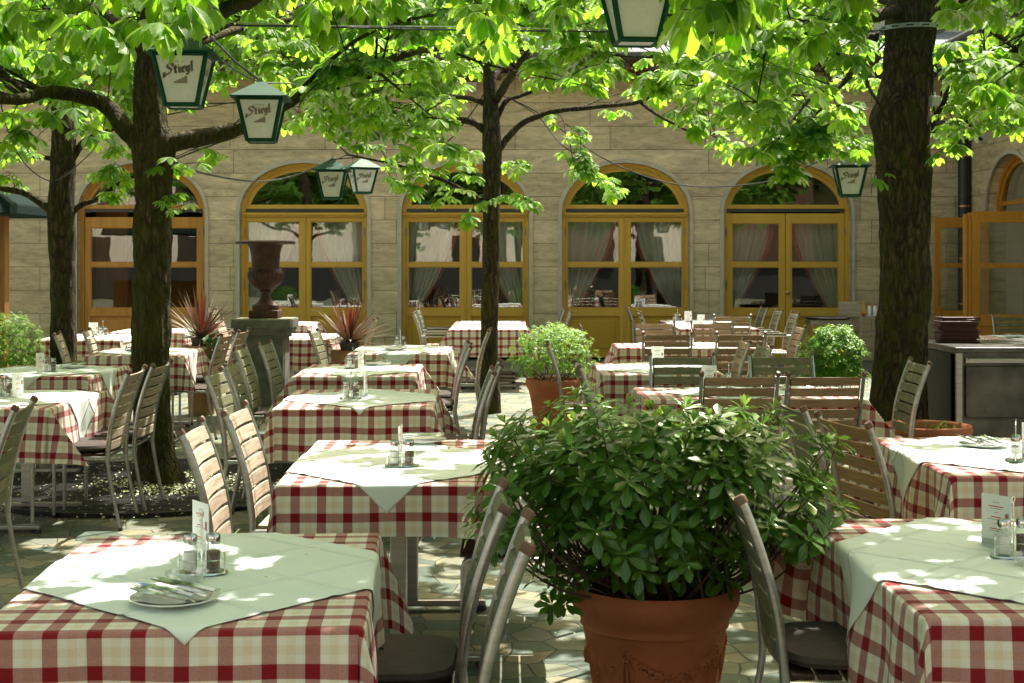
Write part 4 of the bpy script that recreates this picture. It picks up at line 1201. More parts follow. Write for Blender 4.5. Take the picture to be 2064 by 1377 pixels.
# curtains
def curtain(u, s_, label):
    t = thing('curtain', label, 'curtain', (u, YW + .42, 0), 0, 'red edged curtains behind the arched windows')
    n, m = 60, 24; V = []; Fc = []; MI = []
    for j in range(m + 1):
        z = 2.32 - (2.32 - .62) * j / m; tt = j / m
        inner = .10 + .80 * (tt ** 1.7); 
        for i in range(n + 1):
            k = i / n
            x = .96 - (.96 - inner) * k
            dy = .022 * math.sin(k * 50 + math.sin(tt * 3) * 1.5) * (1 - .3 * tt) + .012 * math.sin(k * 23 + 1 + u)
            V.append((s_ * x, dy, z))
    for j in range(m):
        for i in range(n):
            a = j * (n + 1) + i; Fc.append((a, a + 1, a + n + 2, a + n + 1)); MI.append(1 if i >= n - 6 else 0)
    b = MB(); b.v = V; b.f = [f for f, q in zip(Fc, MI) if q == 0]; b.m = [0] * len(b.f); b.build('fabric', M['curtain'], t, smooth=True)
    b = MB(); b.v = V; b.f = [f for f, q in zip(Fc, MI) if q == 1]; b.m = [0] * len(b.f); b.build('red_trim', M['curtain_red'], t, smooth=True)
wn = ['the ochre window behind the iron urn', 'the ochre window behind the slim central tree', 'the fourth arched window right of the slim tree', 'the ochre double door with the round knob']
for i in range(1, 5):
    curtain(DOORS[i], -1, 'curtain drawn towards the left jamb of %s' % wn[i - 1]); curtain(DOORS[i], 1, 'curtain drawn towards the right jamb of %s' % wn[i - 1])
t = thing('wing_curtain', 'pale curtain inside the wing doorway seen through the open door leaf', 'curtain', (XW + .55, 20.3, 0))
V = []; Fc = []
for j in range(13):
    for i in range(61): V.append((.03 * math.sin(i * .9), -.2 + i / 60 * 1.2, 2.7 - j * .21))
for j in range(12):
    for i in range(60): a = j * 61 + i; Fc.append((a, a + 1, a + 62, a + 61))
b = MB(); b.add(V, Fc); b.build('fabric', M['curtain'], t, smooth=True)
# warm ceiling lamp glimpsed inside the first door
t = thing('interior_lantern', 'small lit lantern glowing inside behind the orange wooden door', 'lamp', (-6.27, YW + 1.1, 2.02))
b = MB(); b.lathe([(.0, -.05), (.03, -.03), (.035, .02), (.0, .05)], 12); b.build('bulb', M['bulb'], t, smooth=True)
b = MB()
for sx, sy in ((-1, -1), (1, -1), (1, 1), (-1, 1)): b.tube([(sx * .05, sy * .05, -.09), (sx * .07, sy * .07, .08)], .006, 5)
b.lathe([(.1, .08), (.0, .15)], 4); b.tube([(0, 0, .15), (0, 0, 1.3)], .006, 5); b.build('cage', M['dark_trim'], t)

# house across the courtyard (seen mirrored in the panes)
t = thing('opposite_house', 'cream house across the courtyard mirrored in the window panes', 'building', (0, -16, 0))
b = MB(); b.box(-30, 30, -6, 0, 1.5, 7.5); b.build('wall', M['cream_wall'], t)
b = MB(); b.box(-30, 30, -6, .2, 0, 1.49); b.build('reflection_base', M['black'], t)  # black base added so the lower panes mirror something dark
for x, hw in ((-5.5, 1.2), (3.4, 1.0), (12.4, 4.2)):
    b = MB(); b.box(x - hw, x + hw, .01, .5, 1.52, 6.5); b.build('reflection_screen', M['dark_wood'], t)  # added dark screens that cut the bright house reflection in the panes
b = MB(); b.poly([(-30, .6, 7.4), (30, .6, 7.4), (30, -6, 10), (-30, -6, 10)]); b.build('roof', M['dark_wood'], t)
for i in range(14):
    for z in (1.0, 4.2):
        if z < 2 and i % 3 == 1: continue
        b = MB(); x = -26 + i * 4; b.box(x - .6, x + .6, .002, .06, z, z + 1.7); b.build('window', M['dark_trim'], t)

# left hut
t = thing('garden_hut', 'orange timber hut post under a dark green canvas canopy', 'kiosk', (-6.12, 16.9, 0))
b = MB(); b.box(-.06, .12, -.08, .08, 0, 2.25); b.box(-2.0, -.065, -.03, .03, 0, 1.2); b.build('timber_post', M['hut_wood'], t, bevel=.008)
b = MB(); b.cbox((-.09, -.05, 1.95), .06, .05, .62, ry=R(-32)); b.build('brace', M['hut_wood'], t, bevel=.006)
b = MB(); V = [(-2, -.75, 2.12), (.42, -.75, 2.12), (.42, -.75, 2.25), (.1, -.3, 2.42), (-2, -.3, 2.5), (-2, .9, 2.12), (.42, .9, 2.12), (.42, .9, 2.25), (.1, .5, 2.42), (-2, .5, 2.5)]
b.add(V, [(0, 1, 2, 3, 4), (5, 9, 8, 7, 6), (1, 6, 7, 2), (2, 7, 8, 3), (3, 8, 9, 4), (0, 5, 6, 1)]); b.build('canopy', M['awning'], t, bevel=.02)

# ================================================================== TREES
S2, S1, SC, SR = 286.7, 199.0, 192.4, 247.0
T_L2 = [at(320, 1000, S2), at(314, 900, S2), at(306, 780, S2), at(305, 640, S2), at(304, 500, S2), at(309, 400, S2), at(312, 300, S2), at(304, 200, S2), at(299, 110, S2), at(310, 20, S2), at(330, -60, S2)]
base = lambda P: (P[0][0], P[0][1], 0)
make_tree('mossy chestnut with split bark and two low forking limbs beside the round grate', base(T_L2), T_L2, [.155, .142, .132, .127, .132, .127, .14, .11, .10, .095, .075],
    [([at(300, 300, S2), at(262, 262, S2), at(205, 208, S2 * .99), at(110, 188, S2 * 1.0), at(40, 205, S2 * 1.03), at(-120, 170, S2 * 1.06)], .085, .03),
     ([at(325, 300, S2), at(372, 282, S2), at(470, 257, S2 * .99), at(560, 215, S2 * .98), at(640, 168, S2 * .96), at(715, 165, S2 * .94), at(800, 112, S2 * .92), at(960, 92, S2 * .88), at(1080, 20, S2 * .86)], .08, .02),
     ([at(310, 60, S2), at(400, 40, S2 * 1.03), at(470, 20, S2 * 1.1), at(560, -30, S2 * 1.2)], .08, .03),
     ([at(330, -60, S2), at(250, -160, S2 * 1.1), at(120, -220, S2 * 1.25)], .07, .02), ([at(330, -60, S2), at(420, -200, S2 * 1.2), at(560, -300, S2 * 1.4)], .07, .02),
     ([at(305, 90, S2), at(200, 20, S2 * .95), at(60, -30, S2 * .88)], .06, .02), ([at(330, -60, S2), at(380, -150, S2 * .9), at(500, -180, S2 * .8)], .06, .02),
     ([at(300, 130, S2), at(350, 100, S2 * .92), at(480, 60, S2 * .85), at(620, 30, S2 * .8)], .05, .02)],
    11, nsub=55, radius=3.7, ztop=4.3, moss=True, amp=.021, knots=[(1.80, PI, .10, .02), (1.7, 0, .14, .018), (2.35, PI * .9, .15, .03), (2.37, 0, .12, .03)],
    sprays=[(at(40, 205, 290), at(20, 285, 292), 5, .9), (at(110, 190, 288), at(60, 270, 292), 4, .9), (at(150, 190, 288), at(180, 262, 292), 4, 1), (at(470, 257, S2), at(500, 230, S2), 3, .8),
            (at(330, 330, S2), at(372, 330, S2 * 1.01), 4, .7), (at(335, 380, S2), at(365, 415, S2 * 1.02), 3, .6), (at(640, 168, S2), at(600, 230, S2), 5, .8), (at(560, 215, S2), at(590, 180, 280), 4, .9)])
T_L1 = [at(130, 850, S1), at(128, 720, S1), at(126, 560, S1), at(124, 430, S1), at(128, 300, S1), at(124, 225, S1), at(110, 140, S1), at(100, 60, S1)]
make_tree('dark chestnut trunk standing behind the bushy green shrub near the hut', base(T_L1), T_L1, [.155, .145, .135, .15, .13, .11, .09, .07],
    [([at(110, 430, S1), at(85, 410, S1), at(45, 388, S1), at(-20, 375, S1), at(-140, 330, S1)], .05, .02),
     ([at(140, 430, S1), at(165, 412, S1), at(200, 402, S1 * 1.01), at(250, 365, S1 * 1.02), at(330, 330, S1 * 1.02)], .04, .012),
     ([at(140, 330, S1), at(165, 292, S1), at(200, 270, S1 * 1.01), at(290, 240, S1 * 1.02)], .05, .015),
     ([at(105, 320, S1), at(60, 315, S1), at(-10, 330, S1)], .03, .012),
     ([at(118, 200, S1), at(40, 120, S1 * 1.1), at(-80, 60, S1 * 1.2)], .06, .02), ([at(100, 60, S1), at(180, -40, S1 * .9), at(320, -80, S1 * .8)], .06, .02), ([at(105, 90, S1), at(200, 20, S1 * 1.1), at(330, -10, S1 * 1.2)], .05, .02), ([at(100, 60, S1), at(0, 0, S1 * .9), at(-150, -60, S1 * .85)], .05, .02)],
    23, nsub=55, radius=3.7, ztop=4.3, amp=.012, sprays=[(at(30, 388, S1), at(15, 345, S1), 4, .8), (at(60, 315, S1), at(40, 290, S1), 5, .9), (at(250, 365, 203), at(215, 350, 205), 6, .9), (at(250, 365, 203), at(235, 330, 205), 5, .9), (at(230, 380, 203), at(225, 395, 205), 3, .8), (at(200, 270, 200), at(240, 300, 202), 5, .9), (at(60, 315, S1), at(20, 310, 204), 5, .9)])
T_C = [at(985, 836, SC), at(986, 740, SC), at(987, 640, SC), at(990, 520, SC), at(991, 400, SC), at(992, 300, SC), at(990, 230, SC), at(986, 150, SC), at(980, 60, SC)]
make_tree('slim central chestnut with pale smooth trunk standing before the third arch', base(T_C), T_C, [.135, .105, .10, .10, .10, .115, .10, .07, .055],
    [([at(975, 262, SC), at(950, 245, SC), at(905, 238, SC), at(870, 236, SC * 1.02), at(800, 228, SC * 1.05), at(740, 205, SC * 1.08), at(690, 190, SC * 1.1)], .045, .012),
     ([at(1003, 305, SC), at(1025, 275, SC), at(1058, 245, SC), at(1120, 225, SC * 1.01), at(1200, 217, SC * 1.02), at(1285, 205, SC * 1.04), at(1350, 170, SC * 1.06), at(1420, 140, SC * 1.08)], .044, .012),
     ([at(978, 210, SC), at(955, 200, SC), at(900, 190, SC * .98), at(850, 170, SC * .96), at(800, 150, SC * .95)], .035, .01),
     ([at(1000, 240, SC), at(1020, 205, SC), at(1050, 195, SC), at(1120, 165, SC), at(1180, 120, SC * .98)], .035, .01),
     ([at(977, 408, SC), at(945, 390, SC), at(895, 365, SC * 1.02), at(840, 347, SC * 1.04), at(770, 325, SC * 1.06), at(700, 312, SC * 1.08)], .032, .009),
     ([at(1290, 205, SC * 1.04), at(1330, 235, SC * 1.05), at(1400, 268, SC * 1.06), at(1450, 270, SC * 1.06)], .02, .008),
     ([at(1000, 200, SC), at(1060, 110, SC * 1.1), at(1150, 40, SC * 1.2)], .05, .02), ([at(985, 120, SC), at(930, 20, SC * .9), at(880, -60, SC * .85)], .05, .02),
     ([at(985, 140, SC), at(900, 60, SC * 1.15), at(780, 0, SC * 1.3)], .045, .015), ([at(980, 60, SC), at(1060, -20, SC * .9), at(1200, -40, SC * .85)], .045, .015), ([at(990, 160, SC), at(1100, 60, SC * .92), at(1300, 20, SC * .88)], .045, .015)],
    37, nsub=62, radius=4.2, ztop=4.3, amp=.006, sprays=[(at(940, 300, SC), at(890, 300, SC), 6, .8), (at(895, 365, SC), at(860, 340, SC), 6, .8), (at(840, 347, 200), at(820, 375, 204), 6, .8), (at(930, 385, 196), at(900, 400, 200), 5, .8), (at(960, 400, 194), at(945, 440, 198), 4, .9), (at(1000, 345, SC), at(1040, 330, 198), 6, .8), (at(1000, 390, 194), at(1040, 395, 198), 6, .9),
        (at(1010, 395, 194), at(1060, 408, 200), 5, .8), (at(770, 325, 204), at(790, 360, 206), 6, .8), (at(700, 312, 207), at(660, 330, 208), 6, .9), (at(720, 315, 207), at(720, 285, 208), 6, .9), (at(780, 327, 205), at(760, 295, 205), 6, .9), (at(840, 347, 202), at(830, 305, 202), 6, .9), (at(1120, 225, 194), at(1140, 280, 196), 5, .8), (at(1140, 250, 194), at(1170, 320, 198), 6, .8), (at(1170, 320, 198), at(1210, 360, 200), 6, .9), (at(1170, 320, 198), at(1235, 380, 202), 5, .9), (at(1150, 290, 198), at(1160, 340, 200), 6, .9),
        (at(1420, 268, 204), at(1470, 300, 206), 6, .9), (at(905, 300, 200), at(940, 350, 202), 5, .9)])
T_R = [at(1812, 925, SR), at(1812, 840, SR), at(1815, 720, SR), at(1822, 600, SR), at(1824, 480, SR), at(1822, 360, SR), at(1820, 250, SR), at(1830, 150, SR), at(1838, 50, SR), at(1850, -60, SR), at(1860, -140, SR)]
make_tree('thick dark chestnut trunk with metal cable band beside the steel counter', base(T_R), T_R, [.27, .245, .225, .22, .222, .225, .235, .215, .22, .21, .17],
    [([at(1770, 75, SR), at(1745, 85, SR), at(1725, 130, SR * 1.02), at(1690, 175, SR * 1.03), at(1640, 195, SR * 1.05), at(1600, 240, SR * 1.08)], .045, .010),
     ([at(1738, 110, SR), at(1750, 170, SR * 1.02), at(1775, 215, SR * 1.03)], .02, .01),
     ([at(1690, 175, SR * 1.03), at(1640, 235, SR * 1.05), at(1595, 270, SR * 1.06)], .015, .006),
     ([at(1890, 0, SR), at(1925, 15, SR), at(1950, 8, SR * 1.02), at(1950, -60, SR * 1.04)], .07, .06),
     ([at(1880, 240, SR), at(1905, 200, SR * 1.04), at(1920, 125, SR * 1.05), at(1980, 118, SR * 1.06), at(2080, 95, SR * 1.07), at(2200, 60, SR * 1.1)], .022, .012),
     ([at(1840, -60, SR), at(1700, -120, SR * 1.1), at(1500, -160, SR * 1.25)], .10, .03), ([at(1830, 0, SR), at(1700, -20, SR * .92), at(1500, 20, SR * .85), at(1380, 60, SR * .82)], .09, .02), ([at(1860, -140, SR), at(1990, -220, SR * 1.15), at(2150, -240, SR * 1.3)], .10, .03), ([at(1860, -140, SR), at(1950, -200, SR * .85), at(2050, -180, SR * .75)], .10, .03), ([at(1850, -60, SR), at(1800, -150, SR * .85), at(1700, -120, SR * .7)], .09, .02),
     ([at(1830, 20, SR), at(1640, 40, SR * 1.1), at(1450, 30, SR * 1.2), at(1380, 80, SR * 1.22)], .06, .015)],
    51, nsub=68, radius=4.3, amp=.019, ztop=4.4, knots=[(2.75, PI, .16, .045), (2.5, PI * 1.2, .1, .02)],
    sprays=[(at(1600, 240, 265), at(1560, 300, 268), 6, 1), (at(1640, 235, 262), at(1610, 330, 266), 6, 1), (at(1600, 240, 265), at(1660, 280, 268), 6, 1), (at(1610, 300, 265), at(1590, 350, 268), 6, 1), (at(1880, 330, SR), at(1915, 290, 252), 5, .9), (at(1905, 200, 256), at(1930, 260, 258), 6, .9), (at(1980, 118, 262), at(1990, 200, 264), 6, 1), (at(1770, 330, SR), at(1755, 390, 252), 3, .9), (at(1640, 235, 262), at(1700, 250, 266), 6, 1), (at(1450, 60, 290), at(1480, 140, 292), 5, 1), (at(1500, 100, 250), at(1500, 240, 252), 6, 1), (at(1450, 150, 240), at(1400, 240, 242), 6, 1),
        (at(1560, 180, 250), at(1530, 290, 250), 6, 1)])
# trees whose trunks stand outside the frame; most crowns reach in
def off_tree(label, x, y, seed, sprays=(), r=4.6, nsub=165, zl=2.7, lod='near'):
    tp = [(x, y, 0), (x + .03, y, 1.2), (x, y + .03, 2.3), (x, y, 3.0), (x, y, 4.0)]
    rn = random.Random(seed); limbs = []
    for k in range(8):
        a = 2 * PI * k / 8 + rn.uniform(-.2, .2); h = 2.6 + .18 * k
        limbs.append(([(x, y, h), (x + .9 * math.cos(a), y + .9 * math.sin(a), h + .35), (x + 2 * math.cos(a + .1), y + 2 * math.sin(a + .1), h + .55), (x + 3.1 * math.cos(a), y + 3.1 * math.sin(a), h + .7)], .07, .015))
    return make_tree(label, (x, y, 0), tp, [.17, .15, .15, .13, .08], limbs, seed, nsub=nsub, radius=r, amp=.012, sprays=sprays, zlow=zl, lod=lod, crown_c=(x, y))
off_tree('chestnut whose large leaves hang over the nearest lantern', -3.5, 5.6, 61, [(at(300, -60, 420), at(170, 50, 440), 4, 1.0), (at(300, -60, 420), at(240, 60, 445), 4, 1.05), (at(400, -60, 420), at(310, 50, 440), 5, 1.05), (at(150, -60, 400), at(60, 20, 405), 5, .9), (at(450, -60, 380), at(380, 20, 400), 4, 1.0), (at(640, -80, 360), at(640, 0, 360), 5, 1)])
off_tree('chestnut whose big leaf cluster hangs beside the uppermost lantern', 3.7, 6.0, 67, [(at(1440, -90, 560), at(1425, 20, 560), 3, 1.05), (at(1440, -60, 540), at(1450, 30, 545), 3, 1), (at(1100, -90, 420), at(980, 20, 400), 4, 1), (at(1120, -60, 390), at(1000, 70, 380), 3, 1), (at(1700, -80, 430), at(1560, -10, 420), 5, 1), (at(1190, -60, 380), at(1160, 10, 370), 5, 1)])
off_tree('chestnut crown reaching in over the wing from beyond the frame edge', 7.9, 14.6, 71, [(at(2080, 160, 215), at(2000, 240, 215), 6, 1), (at(2080, 180, 215), at(2040, 250, 215), 6, 1), (at(2080, 120, 215), at(1960, 160, 215), 6, 1)], 3.9, 58, 2.9, 'far')
off_tree('chestnut crown at the far left behind the hut canopy', -7.6, 11.0, 73, (), 3.7, 50, 2.8, 'far')
off_tree('unseen chestnut crown behind the camera, added to shade the foreground', .2, -1.6, 79, (), 3.4, 34, 3.0, 'far')  # out of view, added for shade on the foreground
# ================================================================== PLANTS
def pot_mesh(r, h, t, mat, n=48):
    b = MB()
    pr = [(.64, 0), (.66, .02), (.70, .25), (.765, .52), (.84, .735), (.845, .74), (.87, .755), (.86, .775), (.88, .80), (.93, .84), (.985, .885), (1.0, .93), (.99, .975), (.96, 1.0), (.91, .99), (.87, .94), (.84, .85)]
    b.lathe([(r * a, h * z) for a, z in pr], n); o = b.build('pot', mat, t, smooth=True)
    b = MB(); b.lathe([(r * .845, h * .86), (.0, h * .885)], 24); b.build('soil', M['soil'], t, smooth=True)
    return o
def bush(t, cx, cz, rx, ry, rz, nros, leafL, nleaf, seed, mats, h0, bud=True, stems=60, shell=.55, flat=.7, budp=.5):
    rnd = random.Random(seed); fo = Foliage()
    L1 = []; r1 = []; L2 = []; r2 = []; mb = MB()
    for i in range(nros):
        while True:
            d = Vector((rnd.gauss(0, 1), rnd.gauss(0, 1), rnd.gauss(0, 1))).normalized()
            if d.z > -.45: break
        rr = (shell + (1 - shell) * rnd.random() ** .6) * (1 + .13 * mnoise.noise(d * 2.6 + Vector((seed, 0, 0))) * 1.6)
        p = Vector((d.x * rx * rr, d.y * ry * rr, cz + (d.z if d.z < 0 else math.copysign(abs(d.z) ** flat, d.z)) * rz * rr))
        ax = (d * .75 + Vector((0, 0, .85)) + Vector((rnd.uniform(-.3, .3), rnd.uniform(-.3, .3), 0))).normalized()
        sc0 = rnd.uniform(.75, 1.15)
        u = ax.orthogonal().normalized(); w = ax.cross(u); ph = rnd.uniform(0, 6.28)
        for k in range(nleaf):
            a = ph + k * 2.4; tilt = .18 + .75 * (1 - k / nleaf) + rnd.uniform(-.15, .15)
            rad = u * math.cos(a) + w * math.sin(a)
            f_ = (rad + ax * (.9 - 1.25 * tilt)).normalized()
            q = p - ax * (.012 * (1 - k / nleaf)) * leafL / .07
            L1.append(frame_m(q, f_, ax + rad * .01, leafL * sc0 * (.7 + .3 * (1 - k / nleaf)) * rnd.uniform(.85, 1.1))); r1.append(min(1, max(0, rnd.gauss(.45, .25))))
        if bud and rnd.random() < budp and d.z > .1:
            for k in range(5):
                a = ph + k * 2.4; rad = u * math.cos(a) + w * math.sin(a)
                L2.append(frame_m(p + ax * .006, ax + rad * rnd.uniform(.15, .5), rad, leafL * rnd.uniform(.32, .5))); r2.append(rnd.random())
        if i < stems:
            s0 = Vector((rnd.uniform(-.4, .4) * rx * .7, rnd.uniform(-.4, .4) * ry * .7, h0)); m1 = s0 * .5 + p * .5 + Vector((p.x * .12, p.y * .12, -.04))
            sp = smooth_path([s0, m1, p], 5); mb.tube(sp, [.0065 * (rx / .6) * (1 - .7 * j / (len(sp) - 1)) for j in range(len(sp))], 5, 2, caps=False)
    s = single(.42, 1.0, .10, .16)
    fo.add(s, L1, r1, 0)
    if L2: fo.add(single(.42, 1.0, .1, -.1), L2, r2, 1)
    fo.addmb(mb, 2)
    return fo.build('foliage', mats, t)

# big pot in the foreground
bp = thing('potted_shrub', 'large glossy green shrub in a garlanded terracotta pot in the middle foreground', 'potted plant', (.465, 4.65, 0))
pot_mesh(.278, .535, bp, M['terracotta'], 64)
def potr(z):
    k = z / .535
    return .278 * (.70 + (.765 - .70) * (k - .25) / .27 if k < .52 else .765 + .075 * (k - .52) / .215)
def onpot(ang, z, out=0.0):
    r = potr(z) + out; return Vector((r * math.cos(ang), r * math.sin(ang), z))
for deg in (-138, -18, 102):
    a = R(deg); z = .295; b = MB(); c = onpot(a, z); nrm = Vector((math.cos(a), math.sin(a), 0)); tx = Vector((-math.sin(a), math.cos(a), 0)); tz = Vector((0, 0, 1))
    for ringr, m, rr in ((.010, 6, .0045), (.021, 13, .0050)):
        for k in range(m):
            th = 2 * PI * k / m; p0 = c + (tx * math.cos(th) + tz * math.sin(th)) * ringr * .6; p1 = c + (tx * math.cos(th) + tz * math.sin(th)) * ringr * 1.25
            b.tube([p0 + nrm * .007, p1 + nrm * .003], [rr * .6, rr], 6)
    b.lathe([(.009, -.002), (.008, .005), (0, .008)], 12); 
    n0 = len(b.v) - 36
    for q in range(n0, len(b.v)):
        v = b.v[q]; b.v[q] = tuple(c + tx * v[0] + tz * v[1] + nrm * v[2])
    b.build('rosette', M['terracotta'], bp, smooth=True)
rnd = random.Random(5)
for a0 in (-118, -38, 2, 82, 122, 202):
    b = MB()
    a = R(a0)
    for k in range(6):                                        # bow flower at the garland knot
        th = 2 * PI * k / 6; c = onpot(a, .345); tx = Vector((-math.sin(a), math.cos(a), 0)); nrm = Vector((math.cos(a), math.sin(a), 0))
        p = c + (tx * math.cos(th) + Vector((0, 0, 1)) * math.sin(th)) * .013
        b.tube([p - nrm * .004, p + nrm * .012], [.0095, .006], 8)
    for k in range(14):                                       # pendant
        z = .325 - .0085 * k; w = .004 + .011 * math.sin(PI * min(1, (k + 2) / 15))
        for s_ in (-1, 0, 1):
            p = onpot(a + s_ * w / .2, z); b.tube([p + nrm * -.003, p + nrm * .012 + Vector((0, 0, -.006))], [.0075, .004], 6)
    for k in range(46 if a0 in (-118, 2, 122) else 0):         # hanging swag
        t_ = k / 45; aa = R(a0 + 5 + 70 * t_); z = .335 - .062 * math.sin(PI * t_) ; th = .006 + .014 * math.sin(PI * t_)
        for q in range(3):
            p = onpot(aa + rnd.uniform(-.02, .02), z + rnd.uniform(-th, th)); n_ = Vector((math.cos(aa), math.sin(aa), 0)); b.tube([p - n_ * .004, p + n_ * rnd.uniform(.009, .017)], [rnd.uniform(.007, .010), .004], 7)
    b.build('garland', M['terracotta'], bp, smooth=True)
bush(bp, 0, .80, .60, .50, .335, 370, .088, 10, 3, [M['leaf_pit'], M['bud'], M['stem']], .47, True, 150, .42, .62, .55)
bush(bp, 0, .63, .40, .36, .14, 95, .075, 9, 31, [M['leaf_pit'], M['bud'], M['stem']], .47, False, 20, .5, .8, 0).name = 'lower_foliage'
o = bush(bp, 0, 0, .12, .10, .10, 10, .07, 9, 8, [M['leaf_pit'], M['bud'], M['stem']], 0, False, 0, .3)
o.location = (-.30, -.12, .52); o.name = 'hanging_shoot'

def shrub(label, X, Y, pr, ph, cz, rx, rz, nr, ll, nl, seed, leafm, flat=.75, potmat='terracotta', budm='bud', stems=50, budp=.4):
    t = thing('potted_shrub', label, 'potted plant', (X, Y, 0)); pot_mesh(pr, ph, t, M[potmat])
    bush(t, 0, cz, rx, rx * .92, rz, nr, ll, nl, seed, [M[leafm], M[budm], M['stem']], ph * .9, budp > 0, stems, .5, flat, budp)
    return t
shrub('sunlit small leaved shrub in a plain terracotta pot right of the slim central trunk', .37, 12.8, .25, .53, .72, .40, .33, 620, .036, 8, 12, 'leaf_light', .8, 'terracotta', 'bud', 60, .25)
shrub('bright green bushy shrub left of the thick dark trunk', 2.78, 12.3, .22, .42, .70, .30, .36, 330, .06, 8, 14, 'leaf_yew', .8, 'terracotta', 'bud', 40, .3)
shrub('rounded box shrub in front of the hut at the frame edge', -5.06, 14.2, .26, .45, .68, .40, .40, 900, .032, 8, 16, 'leaf_yew', .8, 'terracotta_dusty', 'bud', 30, .15)

def cordyline(label, X, Y, seed, hpot=.68, rp=.2, ivy=False, n=95):
    rnd = random.Random(seed)
    t = thing('potted_cordyline', label, 'potted plant', (X, Y, 0)); pot_mesh(rp, hpot, t, M['terracotta_dusty'], 36)
    b = MB(); b.lathe([(.075, hpot * .9), (.10, hpot + .02), (.112, hpot + .075), (.105, hpot + .077), (.09, hpot + .05), (0, hpot + .05)], 24); b.build('inner_bowl', M['lead'], t, smooth=True)
    fo = Foliage(); n0 = 9
    for i in range(n):
        a = rnd.uniform(0, 2 * PI); el = math.asin(min(1, .12 + .88 * rnd.random() ** .75)); ln = rnd.uniform(.38, .62); w = rnd.uniform(.010, .016)
        d = Vector((math.cos(a) * math.cos(el), math.sin(a) * math.cos(el), math.sin(el))); side = Vector((-math.sin(a), math.cos(a), 0))
        sag = rnd.uniform(.05, .32) * (1.1 - math.sin(el)); V = []; U = []; Fc = []
        for k in range(n0 + 1):
            s_ = k / n0; p = Vector((0, 0, hpot + .06 + .10 * rnd.random() * 0)) + d * ln * s_ - Vector((0, 0, 1)) * sag * s_ * s_ * ln * 1.6
            ww = w * (math.sin(PI * min(1, .25 + s_ * .75)) ** .8 if s_ > .3 else .75) * (1 if s_ < .96 else .3)
            V += [tuple(p - side * ww), tuple(p - Vector((0, 0, .3 * ww))), tuple(p + side * ww)]; U += [(-1, s_), (0, s_), (1, s_)]
        for k in range(n0):
            q = k * 3; Fc += [(q, q + 3, q + 4, q + 1), (q + 1, q + 4, q + 5, q + 2)]
        fo.add((V, Fc, U), [[[1, 0, 0, 0], [0, 1, 0, 0], [0, 0, 1, 0]]], [rnd.random()], 0)
    fo.build('strap_leaves', [M['cordy']], t)
    if ivy:
        fo = Foliage(); ms = []; rs = []
        for i in range(170):
            a = rnd.uniform(-1.2, 1.6); rr = rp * rnd.uniform(.8, 1.25); z = hpot + .12 - rnd.random() ** 1.2 * .5
            ms.append(frame_m((rr * math.cos(a), rr * math.sin(a) - .05, z), (rnd.uniform(-1, 1), rnd.uniform(-1, 1), -.4), (math.cos(a), math.sin(a) - .6, .8), rnd.uniform(.8, 1.2))); rs.append(rnd.random())
        fo.add(single(.85, .055, .1, .2), ms, rs, 0); fo.build('ivy', [M['ivy']], t)
    return t
cordyline('red bronze cordyline with trailing ivy right beside the split mossy trunk', -3.22, 14.75, 3, .72, .2, True)
cordyline('red bronze cordyline in a dusty pot to the right of the urn pedestal', -1.70, 14.9, 4, .66, .2)
# low terracotta ring planter
t = thing('terracotta_planter', 'wide low terracotta planter with grass tufts at the foot of the thick trunk', 'planter', (3.0, 10.3, 0))
b = MB(); b.lathe([(.24, 0), (.27, .2), (.285, .31), (.315, .34), (.325, .37), (.315, .40), (.295, .405), (.275, .38), (.265, .30)], 56); b.build('pot', M['terracotta'], t, smooth=True)
b = MB(); b.lathe([(.268, .33), (.0, .345)], 24); b.build('soil', M['soil'], t)
fo = Foliage(); ms = []; rnd = random.Random(9)
for i in range(60):
    c = rnd.choice([(.02, 0), (.1, .05), (.16, -.03), (-.1, .1)]); a = rnd.uniform(0, 6.28)
    ms.append(frame_m((c[0] + rnd.uniform(-.03, .03), c[1] + rnd.uniform(-.03, .03), .34), (math.cos(a) * .5, math.sin(a) * .5, 1), (0, 0, 1), rnd.uniform(.06, .12)))
fo.add(single(.05, 1, .1, .3), ms, [rnd.random() for _ in ms], 0); fo.build('grass_tuft', [M['leaf_yew']], t)

# ================================================================== URN AND PEDESTAL
t = thing('stone_pedestal', 'weathered grey green stone pedestal carrying the iron urn', 'pedestal', (-2.55, 14.72, 0))
b = MB()
b.box(-.28, .28, -.28, .28, 0, .10); b.box(-.215, .215, -.215, .215, .10, .80); b.box(-.235, .235, -.235, .235, .80, .83); b.box(-.26, .26, -.26, .26, .83, .87); b.box(-.30, .30, -.30, .30, .905, .985); b.box(-.28, .28, -.28, .28, .87, .905)
for s_ in (-1, 1):
    b.box(-.16, .16, *sorted((s_ * .222, s_ * .2155)), .18, .70); b.box(*sorted((s_ * .222, s_ * .2155)), -.16, .16, .18, .70)
M['pedestal'] = mottled('weathered green grey stone', (.06, .065, .055), (.19, .19, .155), 5, .8, 0, .5, .006, .25)
M['pedestal_cap'] = mottled('mossy stone cap', (.16, .16, .10), (.30, .29, .2), 7, .85, 0, .4, .005, .2)
b.build('column', M['pedestal'], t, bevel=.008)
b = MB(); b.box(-.297, .297, -.297, .297, .9855, .998); b.build('cap', M['pedestal_cap'], t)
t = thing('iron_urn', 'rust brown fluted cast iron urn standing on the stone pedestal', 'urn', (-2.55, 14.72, .998))
b = MB(); b.box(-.15, .15, -.15, .15, 0, .085); b.build('base', M['urn_iron'], t, bevel=.012)
b = MB(); b.lathe([(.135, .085), (.14, .10), (.135, .135), (.10, .15), (.072, .175), (.055, .21), (.048, .26), (.062, .272), (.062, .285), (.05, .292)], 36); b.build('foot', M['urn_iron'], t, smooth=True)
